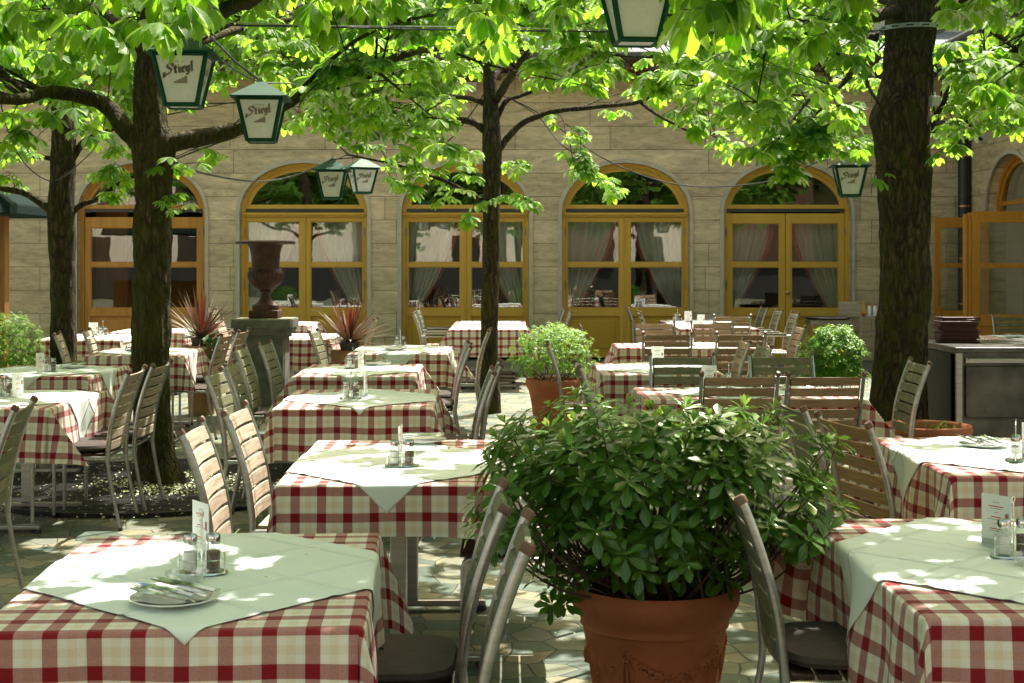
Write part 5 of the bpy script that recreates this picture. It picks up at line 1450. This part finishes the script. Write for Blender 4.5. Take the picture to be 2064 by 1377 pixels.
b = MB(); b.lathe([(.05, .288), (.10, .31), (.155, .36), (.183, .42), (.178, .475), (.15, .50)], 120, flute=lambda j, a: 1 + .05 * (abs(math.sin(a * 12)) - .5) * (1 if 0 < j < 5 else .2)); b.build('fluted_bowl', M['urn_iron'], t, smooth=True)
b = MB(); b.lathe([(.15, .498), (.142, .51), (.143, .58), (.150, .66), (.163, .72), (.185, .765), (.205, .785), (.19, .787), (.165, .75), (.0, .73)], 40); b.build('neck', M['urn_iron'], t, smooth=True)
b = MB(); b.lathe([(.185, .768), (.285, .762), (.305, .772), (.300, .790), (.26, .802), (.20, .790)], 120, flute=lambda j, a: 1 + .018 * math.sin(a * 30) * (1 if 0 < j < 5 else 0)); b.build('rim', M['urn_iron'], t, smooth=True)

# ================================================================== STEEL COUNTER etc
t = thing('steel_counter', 'stainless steel serving counter with drawer front beside the thick trunk', 'counter', (3.52, 11.29, 0))
W_ = 1.75; D_ = 1.15
b = MB(); b.box(0, W_, 0, D_, .86, .90); b.build('worktop', M['counter'], t, bevel=.006)
b = MB(); b.box(.02, W_ - .02, .05, D_ - .02, .10, .86); b.build('carcass', M['counter'], t)
for x in (.01, .775, W_ - .07):
    b = MB(); b.box(x, x + .05, .012, .0485, .02, .858); b.build('front_post', M['steel'], t, bevel=.004)
for i, (x0, x1) in enumerate(((.09, .745), (.85, 1.66))):
    b = MB(); b.box(x0, x1, .022, .048, .34, .75); d_ = b.build('door_panel', M['counter'], t, bevel=.006)
    b = MB(); b.box(x0, x1, .026, .048, .775, .815); b.box(x0 + .02, x1 - .02, .012, .03, .80, .812); b.build('handle_rail', M['steel'], d_, bevel=.003)
b = MB(); b.box(.065, .77, .03, .048, .10, .325); b.build('lower_panel', M['counter'], t)
b = MB(); b.box(-.012, -.002, .10, D_ - .1, .05, .84); b.build('side_panel', M['black'], t)
rnd = random.Random(2)
for i in range(13):
    z = .902 + i * .0165; dx, dy = rnd.uniform(-.02, .02), rnd.uniform(-.02, .02)
    b = MB(); b.box(-.16, .16, -.115, .115, 0, .0145)
    o = b.build('menu_folder', M['maroon'], None, bevel=.003); o.location = (3.76 + dx, 12.05 + dy, z); o.rotation_euler = (0, 0, rnd.uniform(-.08, .08))
    nm = ['bottom', 'second lowest', 'third lowest', 'fourth lowest', 'fifth lowest', 'sixth lowest', 'middle', 'sixth highest', 'fifth highest', 'fourth highest', 'third highest', 'second highest', 'topmost'][i]
    tag(o, 'maroon menu folder, %s of the stack on the steel counter' % nm, 'menu folder', 'maroon menu folders stacked on the steel counter')
# service cart by the wall
t = thing('service_cart', 'steel service cart by the wall just left of the thick trunk', 'cart', (4.9, 20.0, 0))
b = MB()
for x in (0, .62):
    for y in (0, .42): b.box(x - .018, x + .018, y - .018, y + .018, .0, .98 if x == 0 else .84)
b.build('upright', M['steel'], t)
for z in (.30, .56, .78):
    b = MB(); b.box(-.02, .64, -.02, .44, z, z + .03); b.build('shelf', M['steel'], t)
b = MB(); b.box(-.3, -.02, .02, .03, .81, 1.02); b.build('splash_panel', M['steel'], t)
t = thing('tray_stand', 'side stand with round black tray below the double door', 'stand', (4.45, 20.05, 0))
b = MB(); b.lathe([(.30, .775), (.33, .80), (.32, .802), (.0, .785)], 36); b.build('tray', M['black'], t, smooth=True)
b = MB(); b.box(-.28, .28, -.2, .2, .70, .765); b.build('box_shelf', M['steel_dark'], t)
for x in (-.24, .24):
    for y in (-.16, .16):
        b = MB(); b.tube([(x, y, 0), (x, y, .70)], .014, 8); b.build('leg', M['steel_dark'], t)
def bottle(label, x, y, z, body, cap, r=.03, h=.2, base=None):
    t = thing('sauce_bottle', label, 'bottle', (x, y, z), 0, 'sauce bottles on the service cart')
    b = MB(); b.lathe([(r, 0), (r, h * .72), (r * .4, h * .86), (r * .38, h)], 16); b.build('body', M[body], t, smooth=True)
    b = MB(); b.lathe([(r * .42, h * .9), (r * .42, h * 1.06), (0, h * 1.08)], 12); b.build('cap', M[cap], t, smooth=True)
    if base:
        b = MB(); b.lathe([(r * 1.02, .002), (r * 1.02, h * .18)], 16); b.build('label_band', M[base], t, smooth=True)
bottle('yellow mustard bottle with red foot on the service cart', 4.96, 20.1, .812, 'yellow', 'yellow', .032, .2, 'redp')
bottle('white sauce bottle with red cap, left one of two on the service cart', 5.05, 20.1, .812, 'white_ceramic', 'redp', .026, .17)
bottle('white sauce bottle with red cap, nearest the thick trunk on the service cart', 5.13, 20.1, .812, 'white_ceramic', 'redp', .026, .17)
bottle('black sauce bottle on the service cart', 4.87, 20.1, .812, 'black', 'black', .026, .18)

# ================================================================== GRATE, BLOSSOM
gx, gy = T_L2[0][0], 9.98
t = thing('tree_grate', 'round slatted iron tree grate set in the paving round the split mossy trunk', 'grate', (gx, gy, 0))
b = MB(); Rg = 1.2
for i in range(48):
    y = -Rg + .025 + i * .05; h = math.sqrt(max(0, Rg ** 2 - y * y)); 
    hi = math.sqrt(max(0, .19 ** 2 - y * y))
    if hi > 0:
        b.box(-h, -hi, y - .015, y + .015, .004, .026); b.box(hi, h, y - .015, y + .015, .004, .026)
    else: b.box(-h, h, y - .015, y + .015, .004, .026)
b.build('grate_bars', M['iron'], t)
b = MB(); b.lathe([(Rg, .004), (Rg, .030), (Rg + .03, .030), (Rg + .03, .004)], 64); b.build('grate_ring', M['iron'], t)
b = MB(); b.lathe([(.17, .004), (Rg, .0042)], 48); b.build('grate_bed', M['soil'], t)
rnd = random.Random(4); fo = Foliage(); ms = []
for i in range(2600):
    if i < 1500:
        a = rnd.uniform(0, 6.28); rr = .18 + abs(rnd.gauss(0, .22)); x, y = rr * math.cos(a) + .12, rr * math.sin(a) - .05; z = .03 + max(0, .035 - .08 * abs(rr - .3)) * rnd.random()
    else: x, y = rnd.uniform(-1.7, 1.7), rnd.uniform(-1.5, 1.3); z = .03
    ms.append(frame_m((x + gx, y + gy, z), (rnd.uniform(-1, 1), rnd.uniform(-1, 1), rnd.uniform(-.3, .5)), (rnd.uniform(-.5, .5), rnd.uniform(-.5, .5), 1), rnd.uniform(.012, .03)))
for key, n_ in (('A', 9), ('R2', 10), ('G3', 12), ('T1', 5), ('B', 8), ('R1', 4), ('G1', 7)):
    for i in range(n_):
        q = {'A': (-.45, 6.0), 'R2': (2.17, 6.15), 'G3': (-3.4, 13.2), 'T1': (-.81, 3.79), 'B': (-.93, 8.72), 'R1': (1.43, 3.98), 'G1': (-3.08, 8.66)}[key]
        ms.append(frame_m((q[0] + rnd.uniform(-.4, .4), q[1] + rnd.uniform(-.5, .5), .757), (rnd.uniform(-1, 1), rnd.uniform(-1, 1), .2), (0, 0, 1), rnd.uniform(.008, .016)))
for i in range(1100):
    ms.append(frame_m((rnd.uniform(-5, 5), rnd.uniform(3, 16), .012), (rnd.uniform(-1, 1), rnd.uniform(-1, 1), .2), (0, 0, 1), rnd.uniform(.01, .024)))
fo.add(single(.7, 1, .2, .2), ms, [rnd.random() for _ in ms], 0)
o = fo.build('fallen_blossom', [M['blossom']]); tag(o, 'pale fallen chestnut blossom strewn over grate and paving', 'blossom', None, 'stuff')

# ================================================================== LANTERNS with lettering
def nib(b, pts, w, ang=40, mi=0, fn=None):
    nx, ny = w * math.cos(R(ang)), w * math.sin(R(ang))
    for (x0, y0), (x1, y1) in zip(pts, pts[1:]):
        q = [(x0, y0), (x1, y1), (x1 + nx, y1 + ny), (x0 + nx, y0 + ny)]
        b.poly([fn(*p) for p in q], mi)
        e = .04; L_ = math.hypot(x1 - x0, y1 - y0) or 1; ux, uy = -(y1 - y0) / L_ * e, (x1 - x0) / L_ * e
        b.poly([fn(*p) for p in ((x0 - ux, y0 - uy), (x1 - ux, y1 - uy), (x1 + ux, y1 + uy), (x0 + ux, y0 + uy))], mi)
GL = {'S': (1.25, [[(1.2, 1.55), (.95, 1.75), (.45, 1.7), (.2, 1.35), (.45, 1.05), (.85, .8), (.95, .45), (.6, .12), (.15, .02), (-.35, -.45), (-.35, .25), (.0, .35)], [(1.25, 1.2), (1.2, 1.6)]]),
      't': (.62, [[(.25, 1.35), (.25, .25), (.42, .02), (.6, .15)], [(.02, .95), (.6, .95)]]),
      'i': (.45, [[(.08, .88), (.22, 1.0), (.22, .2), (.36, .02), (.48, .14)], [(.2, 1.3), (.3, 1.42)]]),
      'e': (.66, [[(.15, .5), (.6, .72), (.5, .98), (.3, 1.0), (.12, .8), (.12, .25), (.32, .02), (.6, .18)]]),
      'g': (.72, [[(.55, .95), (.3, 1.0), (.1, .8), (.1, .3), (.28, .12), (.52, .3)], [(.55, 1.02), (.55, -.2), (.3, -.42), (.05, -.3)]]),
      'l': (.42, [[(.1, 1.75), (.22, 1.6), (.22, .2), (.36, .02), (.46, .14)]])}
def lettering(b, fn):
    """word and stair emblem in a local frame where the face is 2 units wide"""
    sc = .25; x = -.62; y = .18
    for ch in 'Stiegl':
        adv, strokes = GL[ch]
        for st_ in strokes:
            nib(b, [(x * 1.12 + px * sc * 1.12, y + py * sc * 1.12 + (x + px * sc + .6) * .16) for px, py in st_], .11, 40, 0, fn)
        x += (adv + .10) * sc
    # small word above, drawn as fine letter ticks
    sx = -.30
    for i, hgt in enumerate((1, .7, 1, .7, .7, .7, .7, .7, .7, .7)):
        for dx in (0, .028):
            b.poly([fn(*p) for p in ((sx + dx, .80 + sx * .0), (sx + dx + .010, .80), (sx + dx + .010, .80 + .055 * hgt), (sx + dx, .80 + .055 * hgt))])
        b.poly([fn(*p) for p in ((sx, .80 + .04 * hgt), (sx + .036, .80 + .04 * hgt), (sx + .036, .81 + .045 * hgt), (sx, .81 + .045 * hgt))])
        sx += .056
    st0 = -.32
    for k in range(5):
        x0 = st0 + k * .13; b.poly([fn(*p) for p in ((x0, -.22), (x0 + .131, -.22), (x0 + .131, -.13 + k * .062), (x0, -.13 + k * .062))])
def mk_lantern(label):
    t = thing('hanging_lantern', label, 'lantern')
    a0, a1, h = .088, .150, .295; n2 = [(-1, -1), (1, -1), (1, 1), (-1, 1)]
    b = MB()
    for (sx, sy) in n2: b.tube([(sx * a0, sy * a0, 0), (sx * a1, sy * a1, h)], .014, 4)
    for z, a in ((0.006, a0 + .001), (h - .006, a1 - .002)):
        for i in range(4):
            p, q = n2[i], n2[(i + 1) % 4]; b.tube([(p[0] * a, p[1] * a, z), (q[0] * a, q[1] * a, z)], .013, 4)
    b.build('frame', M['lantern_green'], t)
    for i in range(4):
        p, q = n2[i], n2[(i + 1) % 4]; k0, k1 = a0 - .004, a1 - .004
        P00 = Vector((p[0] * k0, p[1] * k0, .004)); P10 = Vector((q[0] * k0, q[1] * k0, .004)); P11 = Vector((q[0] * k1, q[1] * k1, h)); P01 = Vector((p[0] * k1, p[1] * k1, h))
        b = MB(); b.poly([P00, P10, P11, P01]); f = b.build('glass_panel', M['milk_glass'], t)
        cen = (P00 + P10 + P11 + P01) / 4; ux = (P10 - P00).normalized(); uy = ((P11 + P01) / 2 - (P00 + P10) / 2).normalized(); nr = ux.cross(uy)
        fn = lambda x, y: tuple(cen + ux * x * .118 + uy * y * .118 + nr * .0022)
        b = MB(); lettering(b, fn); b.build('printed_lettering', M['print_taupe'], f)
    b = MB(); b.poly([(sx * (a0 - .004), sy * (a0 - .004), .003) for sx, sy in n2][::-1]); b.build('bottom_panel', M['milk_glass'], t)
    b = MB(); e = .196
    b.lathe([(e * 1.414, h + .0), (e * 1.414, h + .008), (.03, h + .122), (.012, h + .138), (0, h + .14)], 4)
    c, s_ = math.cos(PI / 4), math.sin(PI / 4); b.v = [(x * c - y * s_, x * s_ + y * c, z) for x, y, z in b.v]
    b.build('roof', M['lantern_green'], t)
    b = MB(); b.tube([(0, 0, h + .12), (0, 0, h + .15), (.012, 0, h + .165), (0, 0, h + .18), (-.012, 0, h + .165), (0, 0, h + .15)], .004, 6); b.build('hook', M['steel_dark'], t)
    return t
def lantern(label, px, py, s, rz):
    p = at(px, py, s); return place('lantern', mk_lantern, label, p, R(rz), 'lantern', 'green hanging lanterns')
LT = [lantern('large green lantern half hidden by leaves in front of the mossy trunk', 370, 216, 350, 4),
      lantern('green lantern hanging over the mossy low limb left of the second arch', 527, 286, 290, 4),
      lantern('green lantern before the fanlight of the second arch, front one of the pair', 670, 401, 190, 2),
      lantern('small green lantern right behind the other one by the second arch', 730, 390, 168, 22),
      lantern('pale roofed lantern hanging left of the thick dark trunk', 1713, 396, 202, -8),
      lantern('big lantern cut off by the upper frame edge above the fourth arch', 1283, 88, 425, 5)]

for g in LT[5].children:                                   # the uppermost lantern has plain panes
    for k in list(g.children): bpy.data.objects.remove(k)
# ================================================================== CABLES
def cable(label, pts, r, mat='cable', n=6):
    b = MB(); b.tube(smooth_path(pts, 8), r, n); o = b.build('overhead_cable', M[mat], None, smooth=True); tag(o, label, 'cable', 'cables strung between the trees'); return o
cable('black cable strung high from the thick trunk to the mossy tree', [at(1785, 62, 247), at(1500, 66, 275), at(1230, 64, 300), at(900, 60, 325), at(650, 54, 345), at(430, 50, 360), at(395, 45, 365)], .007)
cable('thin wire rope running alongside the high black cable', [at(1785, 58, 247), at(1500, 62, 275), at(1230, 60, 300), at(900, 54, 325), at(650, 52, 345), at(395, 42, 365)], .0035, 'cable_light')
cable('black cable looping down to the lantern over the mossy limb', [at(300, -30, 330), at(345, 10, 330), at(400, 50, 310), at(470, 120, 280), at(520, 160, 268), at(527, 168, 266)], .009)
cable('cable carrying the lantern over the mossy limb towards the long bough', [at(430, 110, 290), at(480, 145, 275), at(527, 166, 266), at(580, 168, 262), at(605, 175, 260)], .006)
cable('thin black cable sagging from the mossy trunk to the lantern pair', [at(355, 328, 270), at(420, 352, 240), at(520, 366, 210), at(600, 352, 195), at(668, 322, 190)], .009)
cable('thin black cable from the lantern pair up to the slim central trunk', [at(668, 322, 190), at(730, 318, 190), at(800, 328, 190), at(890, 295, 190), at(945, 235, 191), at(975, 190, 192)], .007)
cable('black cable running from the slim central trunk across the fourth arch', [at(1005, 190, 192), at(1080, 225, 192), at(1200, 310, 192), at(1300, 355, 195), at(1390, 375, 197), at(1490, 374, 199), at(1580, 358, 201), at(1640, 330, 202), at(1713, 308, 202)], .007)
cable('second black cable dropping from the slim trunk beside its right limb', [at(1030, 200, 192), at(1085, 235, 192), at(1130, 290, 194), at(1190, 330, 196)], .006)
cable('thin cable hanging at the far left between trunks', [at(0, 200, 230), at(15, 260, 225), at(50, 330, 215), at(105, 365, 205), at(160, 330, 215), at(205, 270, 240), at(225, 120, 260)], .006)
cable('short cable from the nearest lantern up into the leaves', [at(320, -20, 350), at(345, 30, 350), at(366, 62, 350), at(370, 75, 350)], .009)
for i, (a, b_) in enumerate((((1283, -100), (1283, -45)), )):
    cable('short hanger of the uppermost lantern', [at(1283, -110, 425), at(1284, -75, 425), at(1283, -50, 425)], .005)
cable('looping black cable on the right side of the thick trunk', [at(1868, 60, 247), at(1880, 100, 250), at(1880, 190, 250), at(1885, 230, 250), at(1895, 200, 250), at(1912, 130, 250), at(1960, 118, 250)], .008)
t = thing('cable_clamp', 'perforated metal band clamping the cables to the thick trunk', 'clamp', (T_R[8][0] - .0, T_R[8][1], at(0, 60, SR)[2]))
b = MB(); n = 40
for k in range(n):
    a0, a1 = 2 * PI * k / n, 2 * PI * (k + 1) / n; r = .262
    b.add([(r * math.cos(a0), r * math.sin(a0), -.018), (r * math.cos(a1), r * math.sin(a1), -.018), (r * math.cos(a1), r * math.sin(a1), .018), (r * math.cos(a0), r * math.sin(a0), .018)], [(0, 1, 2, 3)])
b.build('metal_band', M['cable_light'], t)
b = MB()
for k in range(n):
    if k % 3: continue
    a0, a1 = 2 * PI * k / n + .03, 2 * PI * (k + 1.6) / n; r = .2645
    b.add([(r * math.cos(a0), r * math.sin(a0), -.006), (r * math.cos(a1), r * math.sin(a1), -.006), (r * math.cos(a1), r * math.sin(a1), .006), (r * math.cos(a0), r * math.sin(a0), .006)], [(0, 1, 2, 3)])
b.build('slot', M['black'], t)
for nm, lb, px, py, mt, sz in (('junction_box', 'pale plastic junction box on the right side of the thick trunk', 1884, 205, 'plastic_white', .085), ('junction_box', 'brown square junction box just under the pale one', 1891, 256, 'dark_trim', .10)):
    x, y, z = at(px, py, 250); b = MB(); b.box(-sz / 2, sz / 2, -.03, .03, -sz / 2, sz / 2); b.tube([(0, 0, sz / 2), (0, 0, sz / 2 + .03)], .01, 8); b.box(-sz / 2 + .008, sz / 2 - .008, -.034, -.0305, -sz / 2 + .008, sz / 2 - .008)
    o = b.build(nm, M[mt], None, bevel=.006); o.location = (x, y, z); o.rotation_euler = (0, 0, R(18)); tag(o, lb, 'junction box')

# ================================================================== TABLES
FL = [(.62, -.15), (.62, .15), (.6, .15), (.6, -.15)]
table('T1', 'the nearest table at the left with the cutlery plate', -.815, 3.79, .86, 1.13, 3.5, [(.6, 0), (.55, .3), (.5, .1), (.30, -.5)], (46, .90, .03, .03), .30, 2.0, 1)
table('A', 'the table between pale sunlit chairs and big potted shrub', -.45, 6.0, .88, 1.33, 1.0, [(.35, .5), (.55, .2), (.5, .2), (.5, -.2)], (45, .97, -.03, -.10), .205, 1.6, 2)
table('B', 'the second centre table behind the big potted shrub', -.93, 8.72, .89, 1.18, 2.0, [(.5, .3), (.65, .2), (.5, .2), (.5, -.2)], (46, .86, .03, -.03), .31, 1.3, 3)
table('C', 'the third centre table from the front', -1.17, 11.0, .87, 1.2, 1.0, None, (44, .90, 0, -.05), .31, 1, 4)
table('D', 'the table in front of the urn side cordyline', -1.04, 13.55, .88, 1.2, 0, None, (45, 1.1, 0, 0), .31, 1, 5)
table('E1', 'the nearer of two tables behind the slim trunk', -.30, 18.1, .94, 1.2, 0, None, (0, .93, 0, -.10), .34, 1, 6)
table('E2', 'the table against the third arch', -.30, 19.55, .94, 1.2, 0, None, (0, .8, 0, 0), .34, 1, 7)
table('F', 'the sunlit table behind the urn pedestal', -2.42, 15.95, .88, 1.2, 0, None, (0, .95, 0, .05), .34, 1, 8)
table('F2', 'the shaded table by the second arch', -3.18, 19.3, .95, 1.2, 0, None, (45, .9, .1, 0), .34, 1, 9)
table('G1', 'the table nearest the round grate', -3.08, 8.66, .88, 1.13, 0, [(.5, 0), (.72, -.3), (.6, .25), (.5, -.2)], (45, .98, .06, .06), .31, 1.5, 10)
table('G2', 'the table behind the one nearest the round grate', -3.54, 10.9, .88, 1.1, 0, [(.5, 0), (.6, 0), (.6, .2), (.5, -.2)], (44, .96, 0, 0), .31, 1, 11)
table('G3', 'the table straight behind the split mossy trunk', -3.40, 13.2, .84, 1.2, 4, [(.5, 0), (.75, .2), (.7, .2), (.5, -.2)], (45, .92, .08, 0), .31, 1, 12)
table('G4', 'the sunlit table between box shrub and dark trunk', -4.65, 15.8, .88, 1.15, 0, None, (0, 1.0, 0, .02), .31, 1, 13)
table('G5', 'the bright table by the orange wooden door', -4.30, 17.25, .86, 1.1, 0, None, (0, 1.0, 0, 0), .31, 1, 14)
table('R1', 'the nearest table at the right frame edge', 1.43, 3.98, .90, 1.28, 0, [(.62, .45), (.6, .15), (1.0, .25), (.6, -.15)], (46, .95, -.04, .0), .33, 2.0, 15)
table('R2', 'the table in front of the steel counter', 2.17, 6.15, .90, 1.2, 0, [(.55, .4), (.6, .15), (.7, .2), (.6, -.15)], (45, .98, -.02, .02), .33, 1.6, 16)
table('R3', 'the long table behind two brown chair backs', 1.49, 9.07, 1.33, .78, 0, [(.5, 0), (.7, 0), (.6, 0), (.85, -.1)], (45, .7, -.1, 0), .31, 1.2, 17)
table('R4', 'the table behind the two mossy dark chairs', 1.13, 11.15, .88, 1.2, 0, [(.5, 0), (.6, .1), (.5, 0), (.6, 0)], (45, .95, 0, 0), .31, 1, 18)
table('R5', 'the brightly sunlit table among four brown chairs', 1.72, 14.2, 1.35, .8, 0, None, (0, .85, 0, 0), .31, 1, 19)
table('R6', 'the nearer table before the last stone pillar', 2.60, 18.4, .95, 1.2, 0, None, (0, .9, 0, 0), .34, 1, 20)
table('R7', 'the table against the last stone pillar', 2.62, 19.85, .95, 1.2, 0, None, (0, .85, 0, 0), .34, 1, 21)
table('R8', 'the table beside the open wing doors', 5.85, 15.7, 1.3, .85, 0, None, (0, .9, 0, 0), .31, 1, 22)

# ================================================================== TABLE THINGS
caddy('T1', -.01, -.01, R(8)); menu('T1', -.05, .23, R(-52)); ashtray('T1', -.035, -.115); cutlery('T1', -.025, -.33, 4, R(152))
caddy('A', 0, -.23, R(4)); menu('A', -.015, -.12, R(86)); ashtray('A', .075, .20); cutlery('A', .05, .52, 3, R(10))
caddy('B', -.05, -.10, R(5)); ashtray('B', -.04, -.24); menu('B', .03, .02, R(84))
caddy('C', -.06, .02); menu('C', .01, -.1, R(70)); cutlery('C', .1, .42, 1, R(10))
caddy('D', -.05, .33); cutlery('D', -.05, -.2, 1, R(160))
caddy('G1', -.06, .14); menu('G1', .05, .06, R(70)); ashtray('G1', -.03, -.02)
caddy('G2', .06, -.2); menu('G2', .03, -.32, R(75)); cutlery('G2', .12, .2, 1, R(10))
cutlery('G3', -.12, .05, 4, R(95)); menu('G4', -.03, .1, R(10)); caddy('G4', .08, .1)
caddy('R1', -.02, .02, R(15)); menu('R1', -.02, .16, R(-55)); ashtray('R1', -.01, -.10)
caddy('R2', -.07, -.22, R(70)); menu('R2', .03, -.16, R(-20)); cutlery('R2', -.06, .22, 4, R(100)); ashtray('R2', .03, .02)
caddy('R3', -.08, .18, R(80)); menu('R3', -.2, .24, 0); cutlery('R3', .35, .1, 1, R(15))
menu('R4', .04, .28, 0); cutlery('R4', .15, -.1, 1, R(30)); caddy('R5', .06, -.1, R(85)); menu('R6', -.17, -.1, R(15)); menu('R7', -.2, -.3, R(-15)); caddy('R6', -.02, -.2); caddy('R7', -.3, .1)
cutlery('R8', -.35, -.1, 1, R(20)); ashtray('R8', .05, -.15)

# ================================================================== CHAIRS
chair('grey', 'pale sunlit chair with grey slats nearest the camera along the middle table', -1.26, 5.62, 0)
chair('grey', 'pale sunlit grey chair just behind the nearest one along the middle table', -1.22, 6.30, 0)
chair('moss', 'mossy olive chair, nearer one on the trunk side of the second centre table', -1.76, 8.42, 0)
chair('moss', 'mossy olive chair, farther one on the trunk side of the second centre table', -1.80, 9.12, 0)
chair('moss', 'olive chair beside the third centre table, nearer of its pair', -2.06, 10.80, 0)
chair('mossc', 'olive chair with taupe cushion right in front of the urn pedestal', -1.98, 11.42, 0)
chair('brown', 'brown chair before the urn pedestal, nearer one facing the trunk side', -2.58, 12.85, 180)
chair('brownc', 'brown cushioned chair before the urn pedestal, farther one facing the trunk side', -2.56, 13.55, 180)
chair('mossc', 'olive chair right of the third centre table, nearer of two with gleaming posts', -.33, 11.10, 180)
chair('mossc', 'olive chair right of the third centre table, farther of two with gleaming posts', -.37, 11.80, 180)
chair('brown', 'chair standing in front of the slim central trunk', -.22, 13.6, 180)
chair('moss', 'mossy chair at the far side of the second centre table near the slim trunk foot', -.08, 9.15, 180)
chair('moss', 'mossy chair nearest the camera right of the second centre table', -.12, 8.50, 180)
chair('mossc', 'mossy chair with steel posts close to the big potted shrub, farther of two', -.03, 3.95, 180)
chair('mossc', 'mossy cushioned chair with steel posts nearest the camera before the big potted shrub', .03, 3.44, 180)
chair('bare', 'dark slatted seat chair half hidden behind the big potted shrub, nearer one', .36, 5.72, 180)
chair('bare', 'chair almost hidden behind the big potted shrub, farther one', .38, 6.35, 180)
chair('mossc', 'mossy chair with dark cushion at the nearest right table', .64, 4.10, 0)
chair('warm', 'golden brown chair at the table in front of the steel counter', 1.37, 5.87, 12)
chair('moss', 'olive chair beside the golden brown one, partly behind shrub leaves', 1.28, 6.50, 3)
chair('brown', 'brown chair seen square from behind, left one of two beyond the big potted shrub', 1.323, 8.26, 90)
chair('brown', 'brown chair seen square from behind, right one of two beyond the big potted shrub', 1.824, 8.26, 90)
chair('moss', 'mossy dark chair facing the camera, left one across the long table', 1.19, 9.95, -90)
chair('moss', 'mossy dark chair facing the camera, right one across the long table', 1.88, 9.95, -90)
chair('moss', 'chair at the head of the long table near the sunlit shrub', .42, 9.05, 0)
chair('brown', 'chair in front of the sunlit small leaved shrub with bright steel post', .29, 11.35, 0)
chair('brown', 'chair behind the sunlit small leaved shrub on its right', .69, 14.3, 0)
chair('brown', 'sunlit brown chair, left one of the front pair at the bright long table', 1.427, 13.05, 90)
chair('brown', 'sunlit brown chair, right one of the front pair at the bright long table', 2.10, 13.05, 90)
chair('brown', 'sunlit brown chair, left one of the rear pair at the bright long table', 1.53, 15.35, -90)
chair('brown', 'sunlit brown chair, right one of the rear pair at the bright long table', 2.16, 15.35, -90)
chair('brown', 'brown chair before the two tables at the pillar of the last arches', 2.68, 17.3, 90)
chair('brown', 'brown slanting chair right of the table behind the mossy pair, farther one', 1.93, 11.75, 180)
chair('moss', 'olive slanting chair right of the table behind the mossy pair, nearer one', 1.97, 11.10, 180)
chair('brown', 'pinkish brown chair beside the bright green bushy shrub', 2.92, 14.4, 180)
chair('moss', 'mossy upright chair standing in front of the low terracotta planter', 2.66, 9.30, 180)
chair('moss', 'chair facing the camera beside the open wing doors', 6.03, 17.2, -90)
chair('greyc', 'cushioned silvery chair beside the round grate, nearer one', -2.27, 8.58, 180)
chair('greyc', 'cushioned silvery chair beside the round grate, farther one touching the trunk', -2.25, 9.12, 180)
chair('moss', 'chair cut by the frame edge on the hut side, one with the leg fully seen', -2.24, 6.52, 186)
chair('moss', 'chair cut by the frame edge on the hut side, only its near post showing', -2.22, 5.75, 184)
chair('grey', 'grey chair leaning back in front of the far dark trunk', -4.12, 12.9, 12)
chair('grey', 'grey chair behind the leaning one, beside the far dark trunk', -4.08, 13.65, 8)
chair('moss', 'olive chair facing the table in front of the right hand cordyline', -1.87, 13.45, 0)
chair('brown', 'sunlit chair behind the right hand cordyline', -1.56, 16.2, 180)
chair('grey', 'bright sunlit chair half behind the left hand cordyline', -3.28, 15.9, 0)
A_ = 'arm'
chair(A_, 'armchair at the far table behind the urn, next to the orange door', -4.10, 19.5, 0)
chair(A_, 'armchair beside the third arch, nearer one on the urn side', -1.24, 18.05, 0)
chair(A_, 'armchair beside the third arch, farther one on the urn side', -1.30, 19.6, 0)
chair(A_, 'armchair between third and fourth arch, nearer one', .76, 18.6, 180)
chair(A_, 'armchair between third and fourth arch, farther one', .72, 19.9, 180)
chair(A_, 'armchair before the fourth arch, nearer one', 1.66, 18.5, 0)
chair(A_, 'armchair before the fourth arch, farther one', 1.62, 19.9, 0)
chair(A_, 'armchair below the double door, nearer one', 3.62, 18.2, 180)
chair(A_, 'armchair below the double door, middle one', 3.60, 19.2, 180)
chair(A_, 'armchair below the double door, farthest one', 3.58, 20.2, 180)

# ================================================================== CAMERA, LIGHT
cam = bpy.data.cameras.new('camera'); co = put('camera', cam); co.location = (0, 0, HC); co.rotation_euler = (R(90), 0, 0)
cam.sensor_width = 36; cam.lens = F / 2064 * 36; cam.shift_y = (HOR - 688.5) / 2064
cam.clip_start = .05; cam.clip_end = 400
cam.dof.use_dof = True; cam.dof.focus_distance = 6.2; cam.dof.aperture_fstop = 14
scene.camera = co
sun = bpy.data.lights.new('sun', 'SUN'); sun.energy = 5.0; sun.angle = R(.55); sun.color = (1, .955, .88)
so = put('sun', sun); d = Vector((math.sin(AZ) * math.cos(EL), math.cos(AZ) * math.cos(EL), math.sin(EL))); so.rotation_euler = d.to_track_quat('Z', 'Y').to_euler(); so.location = (10, 30, 30)
w = bpy.data.worlds.new('World'); scene.world = w; w.use_nodes = True; nt = w.node_tree
sk = nt.nodes.new('ShaderNodeTexSky'); sk.sky_type = 'NISHITA'; sk.sun_disc = False; sk.sun_elevation = EL; sk.sun_rotation = AZ; sk.dust_density = 5.0; sk.air_density = 1.2; sk.ozone_density = .2
bg = nt.nodes['Background']; bg.inputs[1].default_value = .15; nt.links.new(mixc(nt, 1.0, sk.outputs[0], (1.0, .93, .74), 'MULTIPLY'), bg.inputs[0])
scene.view_settings.view_transform = 'Standard'; scene.view_settings.look = 'None'; scene.view_settings.exposure = 0
scene.render.engine = 'CYCLES'
c = scene.cycles; c.max_bounces = 10; c.diffuse_bounces = 5; c.glossy_bounces = 4; c.transmission_bounces = 4; c.transparent_max_bounces = 16
c.film_exposure = 2.5; c.sample_clamp_indirect = 8; c.caustics_reflective = False; c.caustics_refractive = False
c.use_adaptive_sampling = True; c.adaptive_threshold = .01; c.use_denoising = True
